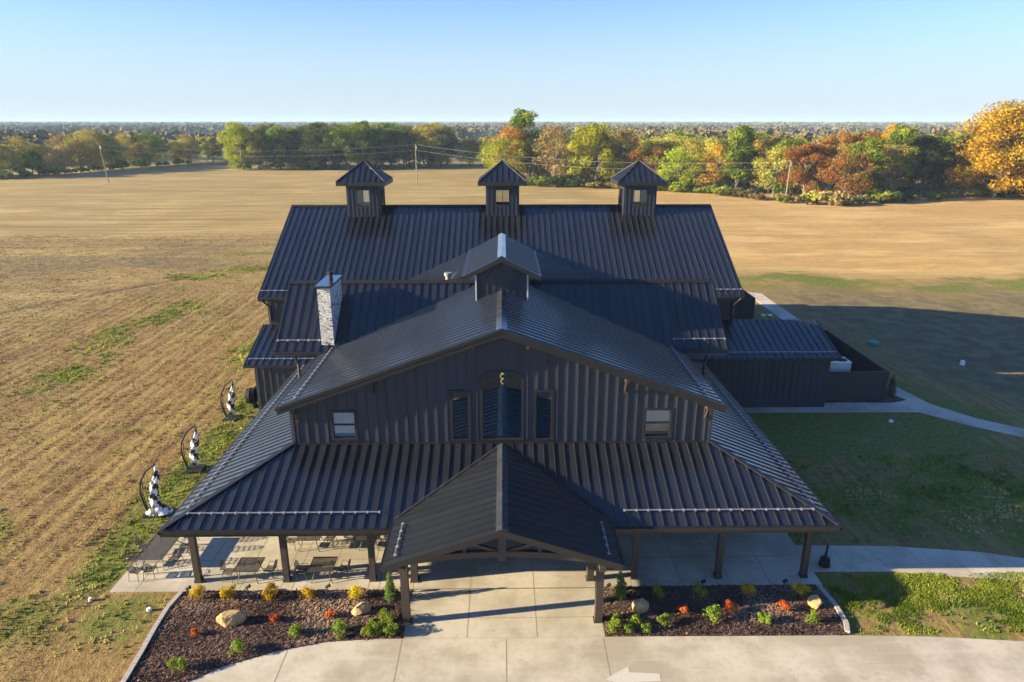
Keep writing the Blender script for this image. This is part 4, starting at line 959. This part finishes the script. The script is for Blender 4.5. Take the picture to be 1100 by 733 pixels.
def farleaf():
    m, t, ns, ls, b = nodes_of('far_foliage'); p = wpos(t)
    a = noise(t, p, .018, 3, .7); c = mixc(t, ramp(t, a, .35, .6), (.085, .09, .04), (.15, .12, .055)); c = mixc(t, ramp(t, noise(t, p, .05, 2), .6, .7), c, (.17, .085, .035))
    g_ = N(t, 'ShaderNodeNewGeometry').outputs['Random Per Island']; hs = N(t, 'ShaderNodeHueSaturation'); ls.new(c, hs.inputs['Color']); ls.new(math_n(t, 'ADD', math_n(t, 'MULTIPLY', g_, .35), .85), hs.inputs['Value'])
    ls.new(hs.outputs[0], b.inputs['Base Color']); b.inputs['Roughness'].default_value = 1; b.inputs['Specular IOR Level'].default_value = 0; return m
V = far_wood(); o = bpy.data.objects.new('distant_woods', mesh_from('distant_woods', V, F4=np.arange(len(V)).reshape(-1, 4), mat=farleaf())); COL.objects.link(o)
tag(o, 'distant patchwork of woods stretching to the horizon', 'woods', kind='stuff')

# far houses
def house(x, y, wd, dp, h, col, label, rz=0):
    t = empty('farmhouse', (x, y, 0), label, 'house', 'far houses beyond the woods')
    mb = MB(); mb.prism([(x - wd / 2, y - dp / 2, 0), (x + wd / 2, y - dp / 2, 0), (x + wd / 2, y - dp / 2, h), (x - wd / 2, y - dp / 2, h)], (0, dp, 0)); mb.build('wall', col, t)
    mb = MB(); mb.prism([(x - wd / 2 - .6, y - dp / 2 - .6, h), (x - wd / 2 - .6, y + dp / 2 + .6, h), (x - wd / 2 - .6, y, h + dp * .4)], (wd + 1.2, 0, 0)); mb.build('roof', HROOF, t)
    for q in (-.3, .25):
        mb = MB(); mb.box(x + wd * q - .8, x + wd * q + .8, y - dp / 2 - .05, y - dp / 2 - .01, 1.2, 2.8); mb.build('window', BLACKM, t)
house(16, 1150, 16, 12, 9, WHITE, 'white gabled barn far off right of the middle cupola')
house(520, 1180, 40, 14, 6, WHITE, 'long low white shed far off above the green tree on the right')
house(640, 1240, 20, 12, 9, WHITE, 'white house leftmost of the far group on the right')
house(690, 1215, 24, 12, 10, GREYP, 'pale grey house in the middle of the far group on the right')
house(722, 1260, 18, 12, 8, WHITE, 'white house rightmost of the far group on the right')
house(-470, 900, 14, 10, 6, WHITE, 'small white house beyond the far left tree line')

# utility poles and wires
def pole(x, y, h, label, lean=0):
    z = float(sample_attr(np.array([x]), np.array([y]), Z)[0]); t = empty('utility_pole', (x, y, z), label, 'utility pole', 'utility poles across the field')
    mb = MB(); mb.tube([(x, y, z - .3), (x + lean, y, z + h)], [.20, .13], 8); mb.build('pole', POLEW, t)
    mb = MB(); mb.tube([(x + lean * .9 + .25, y, z + h * .86), (x + lean * .93 + .25, y, z + h * .94)], .16, 8); mb.build('insulator', GALV, t)
    return (x + lean, y, z + h - .3)
pa = pole(-142.6, 254.5, 13.5, 'weathered leaning utility pole in the left field', -1.0)
pb = pole(-30.6, 249.2, 13.5, 'utility pole standing between the left and middle cupolas')
pc = pole(77.0, 188.2, 11.2, 'weathered utility pole against the autumn wood on the right', .35)
def wire(a, b, sag, label, dz=0):
    mb = MB(); mb.tube([(a[0] + (b[0] - a[0]) * i / 20, a[1] + (b[1] - a[1]) * i / 20, a[2] + dz + (b[2] - a[2]) * i / 20 - sag * 4 * (i / 20) * (1 - i / 20)) for i in range(21)], .016, 4)
    tag(mb.build('overhead_wire', GREYP), label, 'wire', 'overhead wires between the utility poles')
for dz, nm in ((0, 'upper'), (-1.9, 'lower')):
    wire(pa, pb, 2.2, f'{nm} wire from the left pole to the middle pole', dz); wire(pb, pc, 2.6, f'{nm} wire from the middle pole to the right pole', dz)

# ------------------------------------------------------------------ fenced yards, air conditioners, small yard things
def fence_panel(mb, a, b, h, th=.06):
    a = Vector((*a, 0)); b = Vector((*b, 0)); mb.bar(a + Vector((0, 0, h / 2 + .03)), b + Vector((0, 0, h / 2 + .03)), th, h)
def fence(name, pts, h, label):
    t = empty(name, (*pts[0], 0), label, 'fence')
    for a, b in zip(pts, pts[1:]):
        mb = MB(); fence_panel(mb, a, b, h)
        n = int(math.dist(a, b) / .3); d = ((b[0] - a[0]), (b[1] - a[1])); L = math.hypot(*d); nrm = (-d[1] / L, d[0] / L)
        for i in range(1, n):
            x, y = a[0] + d[0] * i / n, a[1] + d[1] * i / n
            for s in (-1, 1):
                ox, oy = nrm[0] * s * .04, nrm[1] * s * .04; mb.box(x + ox - .012, x + ox + .012, y + oy - .012, y + oy + .012, .05, h - .02)
        mb.build('fence_panel', FENCE, t)
    for p in pts: mb = MB(); mb.box(p[0] - .08, p[0] + .08, p[1] - .08, p[1] + .08, 0, h + .06); mb.build('post', FENCE, t)
    for a, b in zip(pts, pts[1:]): mb = MB(); mb.bar(Vector((*a, h + .035)), Vector((*b, h + .035)), .12, .04); mb.build('top_rail', FENCE, t)
    return t
fence('equipment_fence', [(25.1, 49.1), (29.75, 49.2), (30.0, 60.2), (24.9, 60.2)], 2.35, 'black metal fence enclosing the air conditioners right of the barn')
fence('yard_fence', [(18.75, 72.4), (27.6, 72.5), (27.6, 77.5), (18.75, 77.5)], 2.35, 'black fence enclosure at the rear right corner of the barn')
def ac(x, y, w_, d_, h, label, z=0):
    t = empty('air_conditioner', (x, y, z), label, 'air conditioner', 'air conditioners inside the black fence')
    mb = MB(); mb.box(x - w_ / 2, x + w_ / 2, y - d_ / 2, y + d_ / 2, z + .12, z + h)
    for i in range(10): zz = z + .3 + i * (h - .45) / 10; mb.box(x - w_ / 2 - .015, x + w_ / 2 + .015, y - d_ / 2 - .015, y - d_ / 2 - .001, zz, zz + .05)
    mb.build('housing', GREYP, t)
    mb = MB(); mb.box(x - w_ / 2 - .03, x + w_ / 2 + .03, y - d_ / 2 - .03, y + d_ / 2 + .03, z + h + .001, z + h + .05); tp = mb.build('top_cover', WHITE, t)
    for s in ((-.25, .25) if w_ > 1.4 else (0,)):
        mb = MB(); mb.tube([(x + s * w_, y, z + h + .051), (x + s * w_, y, z + h + .075)], min(w_ * .22 if w_ > 1.4 else .4, d_ * .42), 18); mb.build('fan_grille', BLACKM, t)
    mb = MB(); mb.box(x - w_ / 2 - .1, x + w_ / 2 + .1, y - d_ / 2 - .1, y + d_ / 2 + .1, z, z + .118); mb.build('pad', CONC, t)
ac(26.1, 50.6, 2.2, 1.3, 2.85, 'larger air conditioner rising above the front of the black fence')
ac(26.7, 54.6, 1.2, 1.2, 2.5, 'smaller air conditioner behind the larger one, under the wing roof edge')
# mulch triangle with a conifer by the fence
slab('mulch_strip', [(25.0, 49.35), (25.0, 48.75), (30.3, 48.7), (31.6, 49.2), (30.6, 51.5), (30.05, 51.5), (30.05, 49.35)], .03, MULCH, .05)
def shrub(name, x, y, h, wd, mat, label, group, seed, n=520, leaf=.045, column=False, cat='shrub'):
    rg = np.random.default_rng(seed); t = empty(name, (x, y, .035), label, cat, group); mb = MB()
    for i in range(5): a = i * 1.26 + seed; mb.tube([(x, y, .02), (x + math.cos(a) * wd * .25, y + math.sin(a) * wd * .25, h * .7)], [.012, .006], 4)
    mb.build('stem', BARK, t)
    if column: bl = [(x + rg.normal(0, .02), y + rg.normal(0, .02), .1 + h * (i + .5) / 9, wd * .5 * (1 - (i / 9) ** 1.7) + .04, wd * .5 * (1 - (i / 9) ** 1.7) + .04, h * .09) for i in range(9)]
    else: bl = [(x + rg.normal(0, wd * .2), y + rg.normal(0, wd * .2), .06 + h * rg.uniform(.3, .8), wd * .24, wd * .24, h * .22) for _ in range(8)]
    V = leaf_cloud(bl, int(n * 1.9), leaf * .68, rg)
    if not column: # a few twigs sticking out of the ball
        V2 = leaf_cloud([(x, y, h * .45, wd * .62, wd * .62, h * .55)], int(n * .35), leaf * .6, rg); V = np.concatenate([V, V2])
    V[:, 2] = np.maximum(V[:, 2], .03); c = np_mesh_obj('foliage', V, mat, t, (x, y, 0)); return t
shrub('conifer', 30.75, 50.0, 1.7, .75, LEAF['dark'], 'small dark conifer at the corner of the black fence', None, 91, 900, .06, True)
place = ['at the left end', 'second from the left', 'third from the left', 'fourth from the left', 'fifth from the left']
for i, (x, y) in enumerate([(-14.02, 26.3), (-12.6, 26.25), (-10.74, 26.25), (-9.0, 26.28), (-6.83, 26.25)]):
    shrub('yellow_shrub', x, y, .70, .62, LEAF['shrub_yellow'], f'golden yellow shrub in the back row of the left bed, {place[i]}', 'golden shrubs along the left patio edge', 100 + i, 620)
shrub('columnar_shrub', -5.2, 26.15, 1.35, .5, LEAF['arbor'], 'narrow upright evergreen left of the entry canopy', 'upright evergreens flanking the entry', 120, 1500, .045, True)
shrub('columnar_shrub', 5.3, 26.15, 1.35, .5, LEAF['arbor'], 'narrow upright evergreen right of the entry canopy', 'upright evergreens flanking the entry', 121, 1500, .045, True)
for i, (x, y, w_) in enumerate([(7.05, 26.1, .5), (8.9, 26.1, .6), (11.15, 26.15, .62), (13.6, 26.15, .62)]):
    shrub('shaded_shrub', x, y, .68, w_, LEAF['shrub_green'] if i < 2 else LEAF['shrub_yellow'], 'shrub in the back row of the right bed, ' + ('green and leftmost', 'pale green under the first porch post', 'yellow green in the middle', 'yellow green at the right end')[i], 'shrubs along the right patio edge', 130 + i, 520)
LG = [(-11.0, 23.0, .62, 'low green shrub in front of the boulder, near the driveway curve'), (-12.95, 22.1, .62, 'green shrub nearest the camera in the left bed'), (-7.65, 25.0, .0, ''), (-7.1, 24.1, .62, 'green shrub in the middle right of the left bed'), (-8.9, 23.95, .52, 'small green shrub right of the shaded boulder in the left bed'),
      (-5.8, 23.9, .55, 'left one of the green shrub cluster beside the left canopy post'), (-5.3, 24.0, .62, 'middle one of the green shrub cluster beside the left canopy post'), (-4.85, 23.95, .6, 'right one of the green shrub cluster beside the left canopy post'), (-5.15, 24.7, .65, 'back green shrub of the cluster beside the left canopy post'), (-5.68, 24.5, .4, 'smallest green shrub of the cluster beside the left canopy post'), (-6.95, 23.72, .28, 'tiny green plant at the driveway edge of the left bed'),
      (4.66, 23.95, .62, 'front left green shrub beside the right canopy post'), (5.3, 23.95, .5, 'front green shrub, second from the right canopy post'), (5.6, 24.35, .5, 'green shrub behind the front pair beside the right canopy post'), (4.85, 24.45, .5, 'back green shrub closest to the right canopy post'), (6.05, 23.95, .42, 'third small green shrub in the front of the right bed'), (6.93, 24.3, .55, 'yellow green shrub below the small red plant'),
      (9.07, 24.65, .75, 'tall feathery pale green shrub in the middle of the right bed'), (11.33, 24.45, .52, 'yellow green shrub between the two right red plants'), (13.4, 24.4, .58, 'yellow green shrub under the right boulder')]
for i, (x, y, s, l) in enumerate(LG):
    if s: shrub('green_shrub', x, y, s * .85, s, LEAF['shrub_green'], l, 'low green shrubs in the beds', 150 + i, 420, .05)
for i, (x, y, s, l) in enumerate([(-7.7, 25.0, .38, 'small orange plant left of the right boulder in the left bed'), (-10.0, 24.75, .4, 'small orange plant beside the large boulder shadow'), (-13.15, 24.0, .36, 'small brownish orange plant at the left end of the left bed'), (7.9, 25.0, .45, 'small red-orange plant leftmost in the right bed'), (10.05, 25.05, .6, 'largest red-orange plant in the middle of the right bed'), (12.42, 25.2, .5, 'red-orange plant in the right part of the right bed')]):
    shrub('orange_plant', x, y, s * .9, s, LEAF['shrub_orange'], l, 'orange and red plants in the beds', 180 + i, 380, .04)

def boulder(x, y, sx, sy, sz, seed, label):
    import bmesh
    bm = bmesh.new(); bmesh.ops.create_icosphere(bm, subdivisions=4, radius=1); rg = np.random.default_rng(seed)
    pl = [(Vector(rg.normal(size=3)).normalized(), rg.uniform(.62, .9)) for _ in range(13)]
    for v in bm.verts:
        for n_, d_ in pl:
            q = v.co.dot(n_)
            if q > d_: v.co -= n_ * (q - d_) * .92
        f = 1 + .10 * (float(fbm(np.array([v.co.x * 3 + 9.0]), np.array([v.co.y * 3 + v.co.z * 2 + 9.0]), .7, seed)[0]) - .5); v.co *= f
        v.co.x *= sx; v.co.y *= sy; v.co.z = v.co.z * sz + sz * .55
    me_ = bpy.data.meshes.new('boulder'); bm.to_mesh(me_); bm.free(); me_.materials.append(ROCK); o = bpy.data.objects.new('boulder', me_); COL.objects.link(o); o.location = (x, y, .03); o.rotation_euler = (0, 0, .3)
    tag(o, label, 'boulder', 'sandstone boulders in the beds')
boulder(-11.9, 24.7, .66, .36, .42, 1, 'largest tan boulder, long and low, in the left bed')
boulder(-6.35, 25.3, .46, .32, .30, 2, 'pale rounded boulder near the canopy in the left bed')
boulder(6.05, 25.3, .42, .30, .38, 3, 'pitted pale boulder beside the right canopy post')
boulder(13.95, 25.45, .40, .30, .36, 4, 'orange tan boulder at the right end of the right bed')
for i, (x, y, l) in enumerate([(-14.6, 26.65, 'black bed light at the left kerb corner'), (-11.88, 26.7, 'black bed light between the second and third yellow shrubs'), (-8.2, 26.7, 'black bed light right of the fourth yellow shrub'), (-4.75, 26.6, 'black bed light beside the left evergreen'), (4.8, 26.6, 'black bed light beside the right evergreen'), (9.26, 26.8, 'black bed light on the right patio edge, left one'), (13.1, 26.8, 'black bed light on the right patio edge, right one')]):
    t = empty('bed_light', (x, y, .03), l, 'garden light', 'black garden lights at the bed edges')
    mb = MB(); mb.tube([(x, y, .0), (x, y, .30)], .018, 6); mb.build('stake', BLACKM, t)
    mb = MB(); mb.tube([(x - .08, y, .30), (x + .12, y + .02, .40)], [.06, .085], 10); mb.build('lamp_head', BLACKM, t)

# ash stand on the sidewalk corner
t = empty('ash_stand', (15.75, 28.45, .01), 'black upright ash stand with slim neck at the corner of the right patio', 'ash stand')
mb = MB(); mb.tube([(15.75, 28.45, .01), (15.75, 28.45, .05), (15.75, 28.45, .42), (15.75, 28.45, .50)], [.27, .27, .22, .10], 18); mb.build('base_bucket', BLACKM, t)
mb = MB(); mb.tube([(15.75, 28.45, .50), (15.80, 28.48, 1.15)], [.065, .05], 12); mb.build('neck', BLACKM, t)
# drum shaped air unit beside the left wing wall
t = empty('wall_unit', (-19.35, 47.9, 0), 'black boxy fan unit at the corner of the low left wing', 'fan unit')
mb = MB(); mb.tube([(-18.95, 48.6, .9), (-19.25, 48.6, .9)], [.5, .5], 16); mb.tube([(-19.25, 48.6, .9), (-19.55, 48.6, .9)], [.62, .58], 16); mb.box(-19.1, -18.95, 48.2, 49.0, .3, 1.5); mb.build('fan_housing', BLACKM, t)
mb = MB(); mb.box(-19.2, -19.0, 48.35, 48.85, -.1, .32); mb.build('stand', BLACKM, t)
# utility covers in the right lawn
def cover(x, y, s, h, mat, label, cat, z=0):
    mb = MB(); mb.tube([(x, y, z - .1), (x, y, z + h * .7), (x, y, z + h)], [s, s * .97, s * .8], 16); tag(mb.build('utility_cover', mat), label, cat, 'utility covers in the right lawn')
cover(36.3, 63.3, .55, .32, GRN_BOX, 'turquoise round utility cover in the shaded right lawn', 'utility cover'); cover(41.4, 57.5, .2, .32, WHITE, 'small white cleanout cap in the shaded brown grass', 'cleanout cap')
cover(28.2, 45.2, .16, .12, WHITE, 'tiny white cap in the lawn below the rear walkway', 'cleanout cap')
cover(29.3, 73.9, .28, .10, WHITE, 'left white pad between the rear fence and the rear path', 'utility pad'); cover(30.1, 73.9, .28, .10, WHITE, 'right white pad between the rear fence and the rear path', 'utility pad')
cover(-15.9, 25.6, .10, .12, WHITE, 'small white cap in the grass left of the planting bed', 'cleanout cap'); cover(-18.9, 26.3, .08, .14, WHITE, 'small white stake at the left corner of the patio', 'marker stake')

# ------------------------------------------------------------------ patio furniture
MESHM = simple('wire_mesh_metal', (.05, .045, .04), .5)
def make_chair():
    t = empty('patio_chair', (0, 0, 0), None, 'chair', 'black metal patio chairs'); r = .014
    mb = MB()
    for i in range(7): y = -.2 + i * .4 / 6; mb.box(-.21, .21, y - .012, y + .012, .43, .442)
    for i in range(7): x = -.2 + i * .4 / 6; mb.box(x - .012, x + .012, -.21, .21, .443, .45)
    mb.tube([(-.22, -.22, .44), (.22, -.22, .44), (.22, .22, .44), (-.22, .22, .44), (-.22, -.22, .44)], r, 5); mb.build('seat', MESHM, t)
    mb = MB(); ring = [(math.cos(a) * .22, .23 + .10 * (.5 + .5 * math.sin(a)), .70 + math.sin(a) * .25) for a in [i * math.pi / 9 for i in range(19)]]
    mb.tube(ring, r, 5)
    for i in range(-3, 4):
        x = i * .06; q = math.sqrt(max(0, 1 - (x / .22) ** 2)); mb.bar((x, .23 + .10 * (.5 - .5 * q), .70 - .25 * q), (x, .23 + .10 * (.5 + .5 * q), .70 + .25 * q), .014)
    for i in range(-3, 4):
        z = i * .07; q = math.sqrt(max(0, 1 - (z / .25) ** 2)); y = .23 + .10 * (.5 + .5 * z / .25); mb.bar((-.22 * q, y, .70 + z), (.22 * q, y, .70 + z), .014)
    mb.build('backrest', MESHM, t)
    for sx in (-1, 1):
        for sy in (-1, 1): mb = MB(); mb.tube([(sx * .22, sy * .21, .44), (sx * .25, sy * .27, .0)], r, 5); mb.build('leg', MESHM, t)
        mb = MB(); mb.tube([(sx * .22, .24, .62), (sx * .27, .10, .66), (sx * .27, -.15, .65), (sx * .23, -.2, .44)], r, 5); mb.build('armrest', MESHM, t)
    return t
def make_table(sx, sy, name='patio_table'):
    t = empty(name, (0, 0, 0), None, 'table', 'black mesh patio tables'); mb = MB(); n = int(sx / .045); m = int(sy / .045)
    for i in range(n): x = -sx / 2 + (i + .5) * sx / n; mb.box(x - .012, x + .012, -sy / 2, sy / 2, .722, .728)
    for i in range(m): y = -sy / 2 + (i + .5) * sy / m; mb.box(-sx / 2, sx / 2, y - .012, y + .012, .7285, .7345)
    mb.tube([(-sx / 2, -sy / 2, .72), (sx / 2, -sy / 2, .72), (sx / 2, sy / 2, .72), (-sx / 2, sy / 2, .72), (-sx / 2, -sy / 2, .72)], .022, 6); mb.build('tabletop', MESHM, t)
    for a in (-1, 1):
        for b in (-1, 1): mb = MB(); mb.tube([(a * sx * .28, b * sy * .28, .72), (a * sx * .33, b * sy * .33, .35), (a * sx * .44, b * sy * .44, .0)], .022, 5); mb.build('leg', MESHM, t)
    return t
chair = make_chair(); stab = make_table(1.15, 1.1); ltab = make_table(1.3, 2.5, 'long_patio_table')
ltab.location = (-17.15, 29.55, .01); ltab['label'] = 'long black mesh table at the left end of the patio'
usedc = [False]
def place_chair(x, y, rz, label):
    c = chair if not usedc[0] else copy_thing(chair, (0, 0, 0)); usedc[0] = True
    c.location = (x, y, .01); c.rotation_euler = (0, 0, R(rz)); c['label'] = label
TB = [(-12.15, 27.85, 'square mesh table in front, right of the corner porch post'), (-8.65, 27.85, 'square mesh table in front, between the second and third porch posts'), (-9.9, 30.35, 'square mesh table in the back row, under the porch edge, left one'), (-6.9, 30.4, 'square mesh table in the back row, under the porch edge, right one')]
for i, (x, y, l) in enumerate(TB):
    tt = stab if i == 0 else copy_thing(stab, (0, 0, 0)); tt.location = (x, y, .01); tt['label'] = l; q = ('front left square table', 'front right square table', 'back left square table', 'back right square table')[i]
    place_chair(x - .95, y - .12, 84, 'black mesh chair left of the ' + q); place_chair(x + .95, y + .05, -98, 'black mesh chair right of the ' + q)
for x, y, r_, l in [(-16.15, 28.85, -95, 'near chair on the right side of the long table'), (-16.1, 29.8, -84, 'middle chair on the right side of the long table'), (-16.2, 30.7, -100, 'far chair on the right side of the long table'), (-17.55, 27.85, 172, 'left chair at the near end of the long table'), (-16.95, 27.95, 190, 'right chair at the near end of the long table'), (-18.1, 28.75, 88, 'near chair on the left side of the long table'), (-18.12, 29.8, 95, 'far chair on the left side of the long table')]:
    place_chair(x, y, r_, 'black mesh ' + l)

# folded cantilever umbrellas
def umb_fabric():
    m, t, ns, ls, b = nodes_of('striped_canvas'); tc = N(t, 'ShaderNodeTexCoord').outputs['Object']; s = N(t, 'ShaderNodeSeparateXYZ'); ls.new(tc, s.inputs[0])
    an = math_n(t, 'ARCTAN2', s.outputs[1], s.outputs[0]); k = math_n(t, 'ADD', math_n(t, 'MULTIPLY', an, 2.0), math_n(t, 'MULTIPLY', s.outputs[2], 7))
    k = math_n(t, 'ADD', k, math_n(t, 'MULTIPLY', noise(t, tc, 6, 3), 9.0)); g_ = math_n(t, 'GREATER_THAN', math_n(t, 'SINE', k), -.2)
    ls.new(mixc(t, g_, (.80, .80, .82), (.018, .018, .022)), b.inputs['Base Color']); b.inputs['Roughness'].default_value = .8; bump(t, noise(t, tc, 8, 3), .6, .03, b); return m
CANVAS = umb_fabric()
def umbrella(x, y, rz, label, open_foot=False):
    t = empty('cantilever_umbrella', (0, 0, 0), label, 'umbrella', 'folded striped umbrellas left of the barn')
    mb = MB(); mb.box(-.55, -.05, -.5, .0, .0, .12); mb.box(-.03, .47, -.5, .0, .0, .12); mb.box(-.55, -.05, .02, .52, .0, .12); mb.box(-.03, .47, .02, .52, .0, .12); mb.build('base_weight', BLACKM, t)
    arc = [(-.45, 0, .1), (-.62, 0, .7), (-.70, 0, 1.3), (-.60, 0, 1.95), (-.2, 0, 2.65), (.36, 0, 3.08)]
    mb = MB(); mb.tube([(0, 0, .05), (-.3, 0, .1), *arc[:1]], .05, 6); mb.tube(arc, .06, 8); mb.build('curved_mast', BLACKM, t)
    mb = MB(); mb.tube([(-.45, 0, .4), (-.56, .0, 1.2), (-.48, 0, 1.9)], .022, 6); mb.tube([(-.68, -.06, 1.35), (-.68, .12, 1.35)], .03, 6); mb.build('crank_arm', BLACKM, t)
    n, m = 20, 30; V = []; F = []; rg = random.Random(int(abs(x * 10)))
    for j in range(m + 1):
        f = j / m; z = 2.95 - 2.55 * f; r = .05 + .20 * math.sin(math.pi * min(1, f ** 1.3 * .96)) ** .8 + (.02 * math.sin(j * 1.7)) * (f > .08) + (.0 if f < .86 else .10)
        if f > .97: r *= .6
        for k in range(n):
            a = 2 * math.pi * k / n; rr = r * (1 + .22 * math.sin(4 * a + f * 16) + .08 * rg.uniform(-1, 1)); V.append((math.cos(a) * rr * .9 + .38 * (1 - f) ** 1.3 + .05 * math.sin(f * 7), math.sin(a) * rr, z))
    for j in range(m):
        for k in range(n): a = j * n + k; b = j * n + (k + 1) % n; F.append((a, b, b + n, a + n))
    mb = MB(); mb.add(V, F); mb.tube([(.38, 0, 2.9), (.38, 0, 3.1)], .03, 6)
    if open_foot:
        V2 = []; F2 = []
        for j in range(8):
            for k in range(18): a = 2 * math.pi * k / 18; rr = .12 + .075 * j; V2.append((math.cos(a) * rr * 1.15 + .18, math.sin(a) * rr * .8, max(.13, .62 - .075 * j + .05 * math.sin(a * 5 + j))))
        for j in range(7):
            for k in range(18): a = j * 18 + k; b = j * 18 + (k + 1) % 18; F2.append((a, b, b + 18, a + 18))
        mb.add(V2, F2)
    mb.build('folded_canopy', CANVAS, t, smooth=True)
    t.location = (x, y, float(sample_attr(np.array([x]), np.array([y]), Z)[0]) + .0); t.rotation_euler = (0, 0, R(rz)); return t
umbrella(-19.4, 33.6, 0, 'nearest folded black and white umbrella with its canopy slumped on the base', True)
umbrella(-19.35, 38.6, 4, 'middle folded black and white striped umbrella')
umbrella(-20.0, 46.4, -6, 'farthest folded black and white umbrella near the low wing')

# ------------------------------------------------------------------ haze
def haze():
    m = bpy.data.materials.new('haze'); m.use_nodes = True; t = m.node_tree; t.nodes.clear(); o = N(t, 'ShaderNodeOutputMaterial'); v = N(t, 'ShaderNodeVolumePrincipled')
    v.inputs['Color'].default_value = (.55, .75, 1.0, 1); v.inputs['Density'].default_value = 1.45e-4; t.links.new(v.outputs[0], o.inputs['Volume'])
    mb = MB(); mb.box(-14500, 14500, -200, 14500, float(Z.min()) - 1.2, float(max(Z.max() + 18, 44))); ob = mb.build('haze', m); tag(ob, 'pale blue haze over the distant country', 'haze', kind='stuff')
haze()
